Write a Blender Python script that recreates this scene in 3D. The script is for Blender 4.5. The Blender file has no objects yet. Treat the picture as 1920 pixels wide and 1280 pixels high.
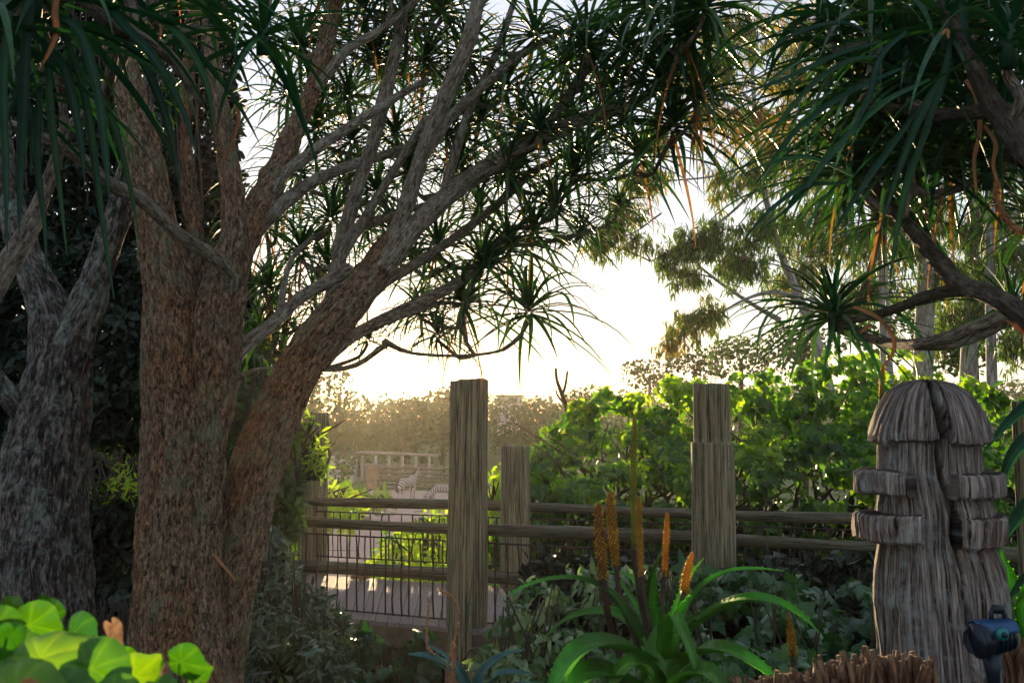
import bpy, math, random
import numpy as np
from mathutils import Vector, Matrix, Euler

R = math.radians
rng = np.random.default_rng(7)
random.seed(7)
S = bpy.context.scene
COL = S.collection

# ---------------------------------------------------------------- camera
W0, H0 = 1920.0, 1280.0
LENS = 35.0
F = W0 * LENS / 36.0
PITCH = R(4.9)
EYE = 1.7
cam_d = bpy.data.cameras.new('camera')
cam_d.lens = LENS
cam_d.sensor_width = 36.0
cam_d.clip_start = 0.05
cam_d.clip_end = 2000
cam_d.dof.use_dof = True
cam_d.dof.focus_distance = 7.5
cam_d.dof.aperture_fstop = 9.0
cam = bpy.data.objects.new('camera', cam_d)
COL.objects.link(cam)
cam.location = (0, 0, EYE)
cam.rotation_euler = (R(90) + PITCH, 0, 0)
S.camera = cam

# ---------------------------------------------------------------- sun, sky, exposure
SUN_AZ = math.atan2(733 - 960, F)          # to the left of the view axis
SUN_EL = R(3.1)
sun_dir = Vector((math.sin(SUN_AZ) * math.cos(SUN_EL), math.cos(SUN_AZ) * math.cos(SUN_EL), math.sin(SUN_EL)))
sl = bpy.data.lights.new('sun', 'SUN')
sl.energy = 5.0
sl.angle = R(0.6)
sl.color = (1.0, 0.73, 0.40)
so = bpy.data.objects.new('sun', sl)
COL.objects.link(so)
so.rotation_euler = sun_dir.to_track_quat('Z', 'Y').to_euler()
S.view_settings.view_transform = 'Standard'
S.view_settings.look = 'None'
S.view_settings.exposure = 1.45
S.view_settings.gamma = 1
S.view_settings.use_curve_mapping = False
S.cycles.use_denoising = True
S.cycles.max_bounces = 5
S.cycles.diffuse_bounces = 2
S.cycles.glossy_bounces = 2
S.cycles.transmission_bounces = 3
S.cycles.transparent_max_bounces = 8
S.cycles.volume_bounces = 0
S.cycles.sample_clamp_indirect = 4.0

world = bpy.data.worlds.new('World')
S.world = world
world.use_nodes = True
wn = world.node_tree.nodes
wl = world.node_tree.links
wn.clear()
out = wn.new('ShaderNodeOutputWorld')
bg = wn.new('ShaderNodeBackground')
bg.inputs['Strength'].default_value = 0.05
sky = wn.new('ShaderNodeTexSky')
sky.sky_type = 'NISHITA'
sky.sun_disc = False
sky.sun_elevation = SUN_EL
sky.sun_rotation = SUN_AZ
sky.air_density = 1.0
sky.dust_density = 0.25
sky.ozone_density = 1.0
tc = wn.new('ShaderNodeTexCoord')
mp = wn.new('ShaderNodeMapping')
mp.inputs['Scale'].default_value = (1.0, 1.0, 5.0)
wl.new(tc.outputs['Generated'], mp.inputs['Vector'])
no = wn.new('ShaderNodeTexNoise')
no.inputs['Scale'].default_value = 2.6
no.inputs['Detail'].default_value = 5
no.inputs['Roughness'].default_value = 0.55
wl.new(mp.outputs['Vector'], no.inputs['Vector'])
# a high thin overcast veil: pale, brighter round the sun, over the clear sky
dotn = wn.new('ShaderNodeVectorMath'); dotn.operation = 'DOT_PRODUCT'
dotn.inputs[1].default_value = sun_dir
wl.new(tc.outputs['Generated'], dotn.inputs[0])
aur = wn.new('ShaderNodeMapRange')
aur.inputs['From Min'].default_value = -1.0
aur.inputs['From Max'].default_value = 1.0
aur.inputs['To Min'].default_value = 0.0
aur.inputs['To Max'].default_value = 1.0
wl.new(dotn.outputs['Value'], aur.inputs['Value'])
pw = wn.new('ShaderNodeMath'); pw.operation = 'POWER'; pw.inputs[1].default_value = 5.0
wl.new(aur.outputs['Result'], pw.inputs[0])
pw2 = wn.new('ShaderNodeMath'); pw2.operation = 'POWER'; pw2.inputs[1].default_value = 3500.0
wl.new(aur.outputs['Result'], pw2.inputs[0])
veil_s = wn.new('ShaderNodeMath'); veil_s.operation = 'MULTIPLY_ADD'
veil_s.inputs[1].default_value = 0.25
veil_s.inputs[2].default_value = 0.85
wl.new(pw.outputs[0], veil_s.inputs[0])
cl = wn.new('ShaderNodeMapRange')
cl.inputs['From Min'].default_value = 0.35
cl.inputs['From Max'].default_value = 0.7
cl.inputs['To Min'].default_value = 0.86
cl.inputs['To Max'].default_value = 1.08
wl.new(no.outputs['Fac'], cl.inputs['Value'])
vm = wn.new('ShaderNodeMath'); vm.operation = 'MULTIPLY'
wl.new(veil_s.outputs[0], vm.inputs[0]); wl.new(cl.outputs['Result'], vm.inputs[1])
vcol = wn.new('ShaderNodeVectorMath'); vcol.operation = 'SCALE'
vcol.inputs[0].default_value = (4.0, 4.25, 5.3)
wl.new(vm.outputs[0], vcol.inputs['Scale'])
acol = wn.new('ShaderNodeVectorMath'); acol.operation = 'SCALE'
acol.inputs[0].default_value = (90.0, 60.0, 30.0)
wl.new(pw2.outputs[0], acol.inputs['Scale'])
ad = wn.new('ShaderNodeVectorMath'); ad.operation = 'ADD'
wl.new(vcol.outputs[0], ad.inputs[0]); wl.new(acol.outputs[0], ad.inputs[1])
ad2 = wn.new('ShaderNodeVectorMath'); ad2.operation = 'ADD'
wl.new(sky.outputs['Color'], ad2.inputs[0]); wl.new(ad.outputs[0], ad2.inputs[1])
wl.new(ad2.outputs[0], bg.inputs['Color'])
wl.new(bg.outputs[0], out.inputs['Surface'])


def at(px, py, Y):
    dx = (px - 960.0) / F
    dy = (640.0 - py) / F
    fy = math.cos(PITCH) - dy * math.sin(PITCH)
    fz = math.sin(PITCH) + dy * math.cos(PITCH)
    s = Y / fy
    return Vector((dx * s, Y, EYE + fz * s))


def pm(w, Y):
    return w * Y / F

# ---------------------------------------------------------------- noise
def _hash(i, j, k, seed):
    h = (i * 374761393 + j * 668265263 + k * 2147483647 + seed * 974711) & 0xFFFFFFFF
    h = ((h ^ (h >> 13)) * 1274126177) & 0xFFFFFFFF
    h = h ^ (h >> 16)
    return (h & 0xFFFF) / 65535.0


def vnoise(p, seed=0):
    p = np.asarray(p, dtype=np.float64)
    b = np.floor(p).astype(np.int64)
    f = p - b
    f = f * f * (3 - 2 * f)
    r = 0
    for a in (0, 1):
        for c in (0, 1):
            for d in (0, 1):
                w = (f[..., 0] if a else 1 - f[..., 0]) * (f[..., 1] if c else 1 - f[..., 1]) * (f[..., 2] if d else 1 - f[..., 2])
                r = r + w * _hash(b[..., 0] + a, b[..., 1] + c, b[..., 2] + d, seed)
    return r


def fbm(p, seed=0, oct=4):
    r, a, s = 0, 0.5, 0
    p = np.asarray(p, dtype=np.float64)
    for o in range(oct):
        r = r + a * vnoise(p, seed + o)
        s += a
        p = p * 2.03 + 5.1
        a *= 0.5
    return r / s

# ---------------------------------------------------------------- objects
BASE = {}


def base_of(o):
    return BASE.get(o.name, Vector((0, 0, 0)))


def tag(o, label=None, cat=None, group=None, kind=None):
    if label: o['label'] = label
    if cat: o['category'] = cat
    if group: o['group'] = group
    if kind: o['kind'] = kind
    return o


def thing(name, label, cat, loc=(0, 0, 0), group=None):
    o = bpy.data.objects.new(name, None)
    COL.objects.link(o)
    o.location = loc
    o.empty_display_size = 0.1
    BASE[o.name] = Vector(loc)
    return tag(o, label, cat, group)


def new_mesh(name, v, f, mat, smooth=True, var=None, bk=None, mats=None, midx=None):
    me = bpy.data.meshes.new(name)
    v = np.asarray(v, dtype=np.float32).reshape(-1, 3)
    if isinstance(f, np.ndarray) and f.ndim == 2:
        n, k = f.shape
        me.vertices.add(len(v)); me.vertices.foreach_set('co', v.ravel())
        me.loops.add(n * k); me.loops.foreach_set('vertex_index', f.astype(np.int32).ravel())
        me.polygons.add(n)
        me.polygons.foreach_set('loop_start', np.arange(0, n * k, k, dtype=np.int32))
        me.polygons.foreach_set('loop_total', np.full(n, k, dtype=np.int32))
        me.update(calc_edges=True)
    else:
        me.from_pydata([tuple(map(float, x)) for x in v], [], [tuple(int(i) for i in q) for q in f])
    if smooth:
        me.polygons.foreach_set('use_smooth', np.ones(len(me.polygons), dtype=bool))
    if var is not None:
        a = me.attributes.new('var', 'FLOAT', 'POINT')
        a.data.foreach_set('value', np.asarray(var, dtype=np.float32).ravel())
    if bk is not None:
        a = me.attributes.new('bk', 'FLOAT_VECTOR', 'POINT')
        a.data.foreach_set('vector', np.asarray(bk, dtype=np.float32).ravel())
    if mats:
        for m in mats: me.materials.append(m)
        if midx is not None:
            me.polygons.foreach_set('material_index', np.asarray(midx, dtype=np.int32))
    elif mat:
        me.materials.append(mat)
    return me


def link(name, me, parent=None, loc=None, rotz=0.0, scale=1.0):
    o = bpy.data.objects.new(name, me)
    COL.objects.link(o)
    if loc is None:
        loc = Vector((0, 0, 0))
        wl_ = base_of(parent) if parent else Vector((0, 0, 0))
        if parent: loc = -wl_           # the mesh is in world coordinates
        o.location = loc
        BASE[o.name] = Vector((0, 0, 0))
    else:
        loc = Vector(loc)
        o.location = loc - base_of(parent) if parent else loc
        BASE[o.name] = loc
    if parent: o.parent = parent
    if rotz: o.rotation_euler = (0, 0, rotz)
    if scale != 1.0: o.scale = (scale, scale, scale)
    return o


def part(name, vf, mat, parent=None, smooth=True, **k):
    """vf = (verts, faces[, bk]) in world coordinates"""
    bk = vf[2] if len(vf) > 2 else None
    return link(name, new_mesh(name, vf[0], vf[1], mat, smooth, bk=bk, **k), parent)


def spline(pts, n_per=6):
    """Catmull-Rom through rows of numbers"""
    P = np.asarray(pts, dtype=float)
    if len(P) < 3:
        t = np.linspace(0, 1, n_per + 1)[:, None]
        return P[0] * (1 - t) + P[-1] * t
    Q = np.vstack([2 * P[0] - P[1], P, 2 * P[-1] - P[-2]])
    o = []
    for i in range(1, len(Q) - 2):
        p0, p1, p2, p3 = Q[i - 1], Q[i], Q[i + 1], Q[i + 2]
        for t in np.linspace(0, 1, n_per, endpoint=False):
            o.append(0.5 * (2 * p1 + (p2 - p0) * t + (2 * p0 - 5 * p1 + 4 * p2 - p3) * t * t + (3 * p1 - p0 - 3 * p2 + p3) * t ** 3))
    o.append(P[-1])
    return np.array(o)


def tube(pts, rad, sides=8, disp=None, caps=True, seed=0, resample=None):
    """pts Nx3, rad N; disp(bk)->relative radial offset in metres"""
    P = np.asarray(pts, dtype=float)
    rad = np.asarray(rad, dtype=float)
    if resample:
        seg = np.r_[0, np.cumsum(np.linalg.norm(np.diff(P, axis=0), axis=1))]
        n = max(3, int(seg[-1] / resample))
        t = np.linspace(0, seg[-1], n)
        P = np.stack([np.interp(t, seg, P[:, i]) for i in range(3)], 1)
        rad = np.interp(t, seg, rad)
    n = len(P)
    T = np.gradient(P, axis=0)
    T /= np.linalg.norm(T, axis=1)[:, None] + 1e-12
    up = np.array([0.0, -1.0, 0.0]) if abs(T[0][1]) < 0.9 else np.array([1.0, 0, 0])
    u = np.cross(T[0], up); u /= np.linalg.norm(u)
    U = [u]
    for i in range(1, n):
        u = U[-1] - T[i] * np.dot(U[-1], T[i])
        u /= np.linalg.norm(u)
        U.append(u)
    U = np.array(U)
    V = np.cross(T, U)
    a = np.linspace(0, 2 * math.pi, sides, endpoint=False)
    ca, sa = np.cos(a), np.sin(a)
    seg = np.r_[0, np.cumsum(np.linalg.norm(np.diff(P, axis=0), axis=1))]
    rr = rad[:, None] * np.ones(sides)[None, :]
    bk = np.stack([rr * ca[None], rr * sa[None], np.repeat(seg[:, None], sides, 1)], -1) + np.array([seed * 3.7, seed * 1.3, seed * 9.1])
    if disp is not None:
        rr = rr + disp(bk)
    v = P[:, None, :] + U[:, None, :] * (rr * ca)[..., None] + V[:, None, :] * (rr * sa)[..., None]
    v = v.reshape(-1, 3)
    i = np.arange(n - 1)[:, None] * sides
    j = np.arange(sides)[None, :]
    j2 = (j + 1) % sides
    f = np.stack([i + j, i + j2, i + sides + j2, i + sides + j], -1).reshape(-1, 4)
    bkf = bk.reshape(-1, 3)
    if caps:
        f = [tuple(q) for q in f.tolist()]
        f.append(tuple(range(sides))[::-1])
        f.append(tuple(range((n - 1) * sides, n * sides)))
    return v, f, bkf


def join(lst):
    vs, fs, bs = [], [], []
    o = 0
    arr = all(isinstance(x[1], np.ndarray) for x in lst)
    for x in lst:
        vs.append(np.asarray(x[0]))
        if arr: fs.append(x[1] + o)
        else: fs.extend([tuple(int(i) + o for i in q) for q in x[1]])
        if len(x) > 2: bs.append(x[2])
        o += len(x[0])
    r = [np.vstack(vs), np.vstack(fs) if arr else fs]
    if bs: r.append(np.vstack(bs))
    return tuple(r)


def box(cx, cy, cz, sx, sy, sz, rot=None):
    v = np.array([(x, y, z) for x in (-.5, .5) for y in (-.5, .5) for z in (-.5, .5)]) * (sx, sy, sz)
    if rot is not None: v = v @ np.array(Euler(rot).to_matrix()).T
    v = v + (cx, cy, cz)
    return v, [(0, 1, 3, 2), (4, 6, 7, 5), (0, 4, 5, 1), (2, 3, 7, 6), (0, 2, 6, 4), (1, 5, 7, 3)]


def pxtube(pts, Wd, n_per=6):
    """pts: rows of (px, py, depth, width_px) -> (P, rad)"""
    A = spline(pts, n_per)
    P = np.array([at(a[0], a[1], a[2]) for a in A])
    r = np.array([pm(max(a[3], 0.5), a[2]) / 2 for a in A]) * Wd
    return P, r

# ---------------------------------------------------------------- materials
def nodes(name):
    m = bpy.data.materials.new(name)
    m.use_nodes = True
    n = m.node_tree.nodes
    n.clear()
    return m, n, m.node_tree.links


def ramp(n, stops, interp='LINEAR'):
    r = n.new('ShaderNodeValToRGB')
    r.color_ramp.interpolation = interp
    e = r.color_ramp.elements
    while len(e) < len(stops): e.new(0.5)
    for x, (p, c) in zip(e, stops):
        x.position = p
        x.color = (*c, 1)
    return r


def noise(n, l, vec, scale, detail=4, rough=0.55, dist=0.0):
    t = n.new('ShaderNodeTexNoise')
    t.inputs['Scale'].default_value = scale
    t.inputs['Detail'].default_value = detail
    t.inputs['Roughness'].default_value = rough
    t.inputs['Distortion'].default_value = dist
    if vec is not None: l.new(vec, t.inputs['Vector'])
    return t


def mapping(n, l, vec, sc):
    m = n.new('ShaderNodeMapping')
    m.inputs['Scale'].default_value = sc
    l.new(vec, m.inputs['Vector'])
    return m.outputs[0]


def mixc(n, l, fac, a, b, mode='MIX'):
    m = n.new('ShaderNodeMix')
    m.data_type = 'RGBA'
    m.blend_type = mode
    for k, x in ((0, fac), (6, a), (7, b)):
        if isinstance(x, (tuple, float, int)):
            m.inputs[k].default_value = (*x, 1) if isinstance(x, tuple) else x
        else: l.new(x, m.inputs[k])
    return m.outputs[2]


def bark_mat(name, c_dark, c_mid, c_light, lichen=(0.36, 0.40, 0.32), lich=0.35, fur=(26, 26, 5), bump=0.6, warm=None, attr='bk'):
    m, n, l = nodes(name)
    o = n.new('ShaderNodeOutputMaterial')
    p = n.new('ShaderNodeBsdfPrincipled')
    at_ = n.new('ShaderNodeAttribute'); at_.attribute_name = attr
    v = at_.outputs['Vector']
    v1 = mapping(n, l, v, fur)
    n1 = noise(n, l, v1, 1.6, 6, 0.62, 0.9)
    v2 = mapping(n, l, v, (fur[0] * 2.6, fur[1] * 2.6, fur[2] * 3.2))
    n2 = noise(n, l, v2, 1.5, 4, 0.6, 0.4)
    n3 = noise(n, l, v, 5.0, 5, 0.65)
    mx = n.new('ShaderNodeMath'); mx.operation = 'MULTIPLY_ADD'; mx.inputs[1].default_value = 0.45
    l.new(n2.outputs['Fac'], mx.inputs[0]); l.new(n1.outputs['Fac'], mx.inputs[2])
    r = ramp(n, [(0.58, c_dark), (0.72, c_mid), (0.90, c_light)])
    l.new(mx.outputs[0], r.inputs['Fac'])
    c = r.outputs['Color']
    if warm:
        wr = ramp(n, [(0.45, (0, 0, 0)), (0.62, (1, 1, 1))])
        n5 = noise(n, l, mapping(n, l, v, (1, 1, 0.5)), 5.0, 3, 0.6)
        l.new(n5.outputs['Fac'], wr.inputs['Fac'])
        c = mixc(n, l, wr.outputs['Color'], c, mixc(n, l, 0.75, c, warm, 'OVERLAY'))
    lr = ramp(n, [(0.54, (0, 0, 0)), (0.64, (1, 1, 1))])
    n4 = noise(n, l, v, 26, 6, 0.75)
    m4 = n.new('ShaderNodeMath'); m4.operation = 'MULTIPLY_ADD'; m4.inputs[1].default_value = 0.5
    l.new(n4.outputs['Fac'], m4.inputs[0])
    m5 = n.new('ShaderNodeMath'); m5.operation = 'MULTIPLY'; m5.inputs[1].default_value = 0.55
    l.new(n3.outputs['Fac'], m5.inputs[0]); l.new(m5.outputs[0], m4.inputs[2])
    l.new(m4.outputs[0], lr.inputs['Fac'])
    lf = n.new('ShaderNodeMath'); lf.operation = 'MULTIPLY'; lf.inputs[1].default_value = lich
    l.new(lr.outputs['Color'], lf.inputs[0])
    c = mixc(n, l, lf.outputs[0], c, lichen)
    l.new(c, p.inputs['Base Color'])
    p.inputs['Roughness'].default_value = 0.85
    p.inputs['Specular IOR Level'].default_value = 0.3
    b = n.new('ShaderNodeBump'); b.inputs['Strength'].default_value = bump; b.inputs['Distance'].default_value = 0.02
    l.new(mx.outputs[0], b.inputs['Height'])
    l.new(b.outputs[0], p.inputs['Normal'])
    l.new(p.outputs[0], o.inputs['Surface'])
    return m


def leaf_mat(name, cols, trans=0.35, tcol=None, rough=0.4, dead=None, objvar=0.3, spec=0.5, streak=True):
    """cols: ramp over 'var' (0..1); dead: colour used for var > 0.96"""
    m, n, l = nodes(name)
    o = n.new('ShaderNodeOutputMaterial')
    p = n.new('ShaderNodeBsdfPrincipled')
    a = n.new('ShaderNodeAttribute'); a.attribute_name = 'var'
    oi = n.new('ShaderNodeObjectInfo')
    g = n.new('ShaderNodeNewGeometry')
    mm = n.new('ShaderNodeMath'); mm.operation = 'MULTIPLY_ADD'; mm.inputs[1].default_value = objvar
    sb = n.new('ShaderNodeMath'); sb.operation = 'SUBTRACT'; sb.inputs[1].default_value = 0.5
    l.new(oi.outputs['Random'], sb.inputs[0]); l.new(sb.outputs[0], mm.inputs[0]); l.new(a.outputs['Fac'], mm.inputs[2])
    k = len(cols)
    stops = [(i / max(1, k - 1) * 0.94, c) for i, c in enumerate(cols)]
    if dead: stops += [(0.965, dead)]
    r = ramp(n, stops)
    l.new(mm.outputs[0], r.inputs['Fac'])
    tcn = n.new('ShaderNodeTexCoord')
    nz = noise(n, l, tcn.outputs['Object'], 14, 3, 0.6)
    nr = ramp(n, [(0.3, (0.72, 0.72, 0.72)), (0.7, (1.2, 1.2, 1.2))])
    l.new(nz.outputs['Fac'], nr.inputs['Fac'])
    c = mixc(n, l, 1.0, r.outputs['Color'], nr.outputs['Color'], 'MULTIPLY')
    l.new(c, p.inputs['Base Color'])
    p.inputs['Roughness'].default_value = rough
    p.inputs['Specular IOR Level'].default_value = spec
    t = n.new('ShaderNodeBsdfTranslucent')
    if tcol is None: tcol = (2.2, 2.0, 0.7)
    tm = mixc(n, l, 1.0, c, tcol, 'MULTIPLY')
    l.new(tm, t.inputs['Color'])
    ms = n.new('ShaderNodeMixShader'); ms.inputs[0].default_value = trans
    l.new(p.outputs[0], ms.inputs[1]); l.new(t.outputs[0], ms.inputs[2])
    l.new(ms.outputs[0], o.inputs['Surface'])
    return m


def plain(name, col, rough=0.6, metal=0.0, nscale=20, amt=0.3, bump=0.0, coord='Object', stretch=(1, 1, 1), spec=0.4):
    m, n, l = nodes(name)
    o = n.new('ShaderNodeOutputMaterial')
    p = n.new('ShaderNodeBsdfPrincipled')
    tcn = n.new('ShaderNodeTexCoord')
    nz = noise(n, l, mapping(n, l, tcn.outputs[coord], stretch), nscale, 5, 0.6)
    lo = tuple(c * (1 - amt) for c in col); hi = tuple(min(1, c * (1 + amt)) for c in col)
    r = ramp(n, [(0.3, lo), (0.7, hi)])
    l.new(nz.outputs['Fac'], r.inputs['Fac'])
    l.new(r.outputs['Color'], p.inputs['Base Color'])
    p.inputs['Roughness'].default_value = rough
    p.inputs['Metallic'].default_value = metal
    p.inputs['Specular IOR Level'].default_value = spec
    if bump:
        b = n.new('ShaderNodeBump'); b.inputs['Strength'].default_value = bump; b.inputs['Distance'].default_value = 0.01
        l.new(nz.outputs['Fac'], b.inputs['Height']); l.new(b.outputs[0], p.inputs['Normal'])
    l.new(p.outputs[0], o.inputs['Surface'])
    return m


M = {}
M['bark_main'] = bark_mat('bark_main', (0.020, 0.015, 0.010), (0.185, 0.130, 0.078), (0.46, 0.35, 0.23), lichen=(0.20, 0.26, 0.16), lich=0.6, fur=(44, 44, 15), bump=1.6, warm=(0.56, 0.40, 0.30))
M['bark_left'] = bark_mat('bark_left', (0.006, 0.006, 0.006), (0.055, 0.052, 0.046), (0.26, 0.245, 0.215), lichen=(0.24, 0.33, 0.29), lich=0.7, fur=(26, 26, 7), bump=1.6)
M['bark_limb'] = bark_mat('bark_limb', (0.05, 0.042, 0.03), (0.22, 0.19, 0.14), (0.50, 0.46, 0.38), lichen=(0.42, 0.45, 0.35), lich=0.6, fur=(50, 50, 11), bump=1.4)
M['bark_pale'] = bark_mat('bark_pale', (0.10, 0.10, 0.09), (0.24, 0.24, 0.23), (0.42, 0.42, 0.42), lichen=(0.25, 0.15, 0.09), lich=0.3, fur=(8, 8, 2), bump=0.3)
M['bark_dark'] = bark_mat('bark_dark', (0.018, 0.014, 0.010), (0.05, 0.04, 0.03), (0.10, 0.085, 0.06), lich=0.25, fur=(40, 40, 9), bump=0.6)
M['post'] = bark_mat('post', (0.035, 0.031, 0.02), (0.18, 0.16, 0.095), (0.34, 0.31, 0.20), lichen=(0.085, 0.14, 0.08), lich=0.6, fur=(30, 30, 0.9), bump=0.35)
M['totem'] = bark_mat('totem', (0.012, 0.010, 0.010), (0.23, 0.205, 0.185), (0.56, 0.53, 0.50), lichen=(0.38, 0.43, 0.42), lich=0.8, fur=(56, 56, 2.4), bump=1.5, warm=(0.53, 0.45, 0.38))
M['stick'] = bark_mat('stick', (0.03, 0.014, 0.007), (0.11, 0.058, 0.028), (0.26, 0.16, 0.085), lich=0.15, fur=(60, 60, 6), bump=0.5)
M['rail'] = bark_mat('rail', (0.025, 0.02, 0.015), (0.08, 0.075, 0.05), (0.17, 0.16, 0.11), lichen=(0.11, 0.15, 0.09), lich=0.35, fur=(34, 34, 1.2), bump=0.4)
M['iron'] = plain('iron', (0.045, 0.030, 0.022), 0.55, 0.3, 30, 0.5, 0.3)
M['plank'] = plain('plank', (0.20, 0.165, 0.15), 0.75, 0, 9, 0.3, 0.2, coord='Object', stretch=(3, 3, 3))
M['timber'] = plain('timber', (0.11, 0.09, 0.06), 0.8, 0, 12, 0.4, 0.3)
M['aloe'] = leaf_mat('aloe', [(0.014, 0.046, 0.026), (0.026, 0.080, 0.038), (0.050, 0.125, 0.042)], 0.26, (1.6, 1.8, 0.6), 0.42, dead=(0.30, 0.12, 0.04), objvar=0.1)
M['aloe_near'] = leaf_mat('aloe_near', [(0.006, 0.05, 0.026), (0.012, 0.075, 0.034), (0.03, 0.11, 0.03)], 0.18, (1.6, 1.8, 0.6), 0.5, dead=(0.40, 0.14, 0.03), objvar=0.1, spec=0.28)
M['aloe_ground'] = leaf_mat('aloe_ground', [(0.04, 0.18, 0.025), (0.075, 0.26, 0.03), (0.13, 0.34, 0.04)], 0.42, (1.8, 1.9, 0.7), 0.34)
M['agave'] = leaf_mat('agave', [(0.02, 0.09, 0.09), (0.04, 0.14, 0.13)], 0.1, None, 0.4)
M['dead'] = leaf_mat('dead', [(0.34, 0.15, 0.05), (0.42, 0.21, 0.08)], 0.3, (1.2, 1.0, 0.6), 0.6)
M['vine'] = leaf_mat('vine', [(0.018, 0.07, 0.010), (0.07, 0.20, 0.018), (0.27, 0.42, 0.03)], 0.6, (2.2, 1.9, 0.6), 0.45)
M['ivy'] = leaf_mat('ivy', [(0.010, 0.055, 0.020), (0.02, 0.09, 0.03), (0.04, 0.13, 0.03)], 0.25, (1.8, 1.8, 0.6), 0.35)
M['pale_leaf'] = leaf_mat('pale_leaf', [(0.015, 0.07, 0.02), (0.04, 0.13, 0.04), (0.16, 0.24, 0.12)], 0.3, (1.6, 1.7, 0.7), 0.3)
M['lime'] = leaf_mat('lime', [(0.02, 0.12, 0.006), (0.06, 0.20, 0.008), (0.14, 0.29, 0.012)], 0.42, (1.8, 1.5, 0.4), 0.4, objvar=0.6)
M['brownleaf'] = leaf_mat('brownleaf', [(0.22, 0.13, 0.08), (0.40, 0.27, 0.18)], 0.3, (1.2, 1.0, 0.8), 0.45)
M['euc'] = leaf_mat('euc', [(0.035, 0.075, 0.022), (0.07, 0.12, 0.03), (0.26, 0.14, 0.04)], 0.5, (1.9, 2.0, 0.6), 0.5)
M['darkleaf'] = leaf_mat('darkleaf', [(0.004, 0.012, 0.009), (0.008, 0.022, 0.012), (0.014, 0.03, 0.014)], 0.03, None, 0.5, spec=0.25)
M['bush'] = leaf_mat('bush', [(0.02, 0.06, 0.014), (0.04, 0.10, 0.02), (0.09, 0.16, 0.025)], 0.35, None, 0.45)
M['gloss'] = leaf_mat('gloss', [(0.012, 0.045, 0.022), (0.022, 0.065, 0.03), (0.05, 0.10, 0.05)], 0.08, None, 0.3, spec=0.8)
M['far'] = leaf_mat('far', [(0.012, 0.045, 0.004), (0.025, 0.070, 0.006), (0.050, 0.090, 0.010)], 0.10, None, 0.7)
M['flower'] = leaf_mat('flower', [(0.20, 0.09, 0.02), (0.62, 0.38, 0.03), (0.85, 0.66, 0.07)], 0.62, (1.5, 1.5, 0.6), 0.5)
M['flower_green'] = leaf_mat('flower_green', [(0.10, 0.13, 0.02), (0.38, 0.38, 0.04), (0.62, 0.56, 0.08)], 0.6, (1.5, 1.5, 0.6), 0.5)
M['stalk'] = plain('stalk', (0.045, 0.030, 0.018), 0.6, 0, 30, 0.4)
M['twig'] = plain('twig', (0.07, 0.048, 0.03), 0.8, 0, 30, 0.4)
M['dryflower'] = leaf_mat('dryflower', [(0.22, 0.11, 0.05), (0.34, 0.19, 0.09)], 0.3, (1.4, 1.1, 0.7), 0.6)
M['blue'] = plain('blue', (0.005, 0.055, 0.14), 0.35, 0.2, 14, 0.4, 0.1, spec=0.6)
M['bluedark'] = plain('bluedark', (0.003, 0.014, 0.028), 0.4, 0.2, 14, 0.4, 0.1)
M['teal'] = plain('teal', (0.01, 0.16, 0.16), 0.35, 0.2, 14, 0.3)
M['stone'] = plain('stone', (0.30, 0.25, 0.20), 0.85, 0, 6, 0.4, 0.4)
M['sandstone'] = plain('sandstone', (0.42, 0.25, 0.15), 0.85, 0, 5, 0.3, 0.3)
M['fence'] = plain('fence', (0.22, 0.19, 0.12), 0.8, 0, 8, 0.4, 0.2)
M['white'] = plain('white', (0.5, 0.48, 0.45), 0.7, 0, 3, 0.2)
# ---------------------------------------------------------------- ground
def smooth(t):
    t = np.clip(t, 0, 1)
    return t * t * (3 - 2 * t)


def zt(x, y):
    x = np.asarray(x, dtype=float); y = np.asarray(y, dtype=float)
    z = -0.75 - 0.35 * smooth((y - 7.5) / 1.5)
    z = z - 1.25 * smooth((y - 13) / 37) + 0.0 * x
    z = z + 4.6 * smooth((y - 82) / 60) + 1.6 * smooth((x - 2) / 30) * smooth((y - 40) / 40)
    z = z - 3.0 * smooth((y - 175) / 60)
    n = fbm(np.stack([x * 0.9, y * 0.9, 0 * x], -1), 3, 3) - 0.5
    return z + n * 0.16


def ground_mat():
    m, n, l = nodes('ground')
    o = n.new('ShaderNodeOutputMaterial'); p = n.new('ShaderNodeBsdfPrincipled')
    g = n.new('ShaderNodeNewGeometry')
    n1 = noise(n, l, g.outputs['Position'], 1.3, 8, 0.7)
    r1 = ramp(n, [(0.3, (0.008, 0.006, 0.004)), (0.7, (0.03, 0.021, 0.013))])
    l.new(n1.outputs['Fac'], r1.inputs['Fac'])
    n2 = noise(n, l, g.outputs['Position'], 2.2, 8, 0.75)
    r2 = ramp(n, [(0.3, (0.045, 0.075, 0.012)), (0.7, (0.13, 0.16, 0.03))])
    l.new(n2.outputs['Fac'], r2.inputs['Fac'])
    sp = n.new('ShaderNodeSeparateXYZ'); l.new(g.outputs['Position'], sp.inputs[0])
    mr = n.new('ShaderNodeMapRange'); mr.inputs['From Min'].default_value = 13.5; mr.inputs['From Max'].default_value = 16
    l.new(sp.outputs['Y'], mr.inputs['Value'])
    c = mixc(n, l, mr.outputs[0], r1.outputs['Color'], r2.outputs['Color'])
    l.new(c, p.inputs['Base Color']); p.inputs['Roughness'].default_value = 0.95
    b = n.new('ShaderNodeBump'); b.inputs['Strength'].default_value = 0.7; b.inputs['Distance'].default_value = 0.05
    l.new(noise(n, l, g.outputs['Position'], 9, 8, 0.7).outputs['Fac'], b.inputs['Height']); l.new(b.outputs[0], p.inputs['Normal'])
    l.new(p.outputs[0], o.inputs['Surface'])
    return m


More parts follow.
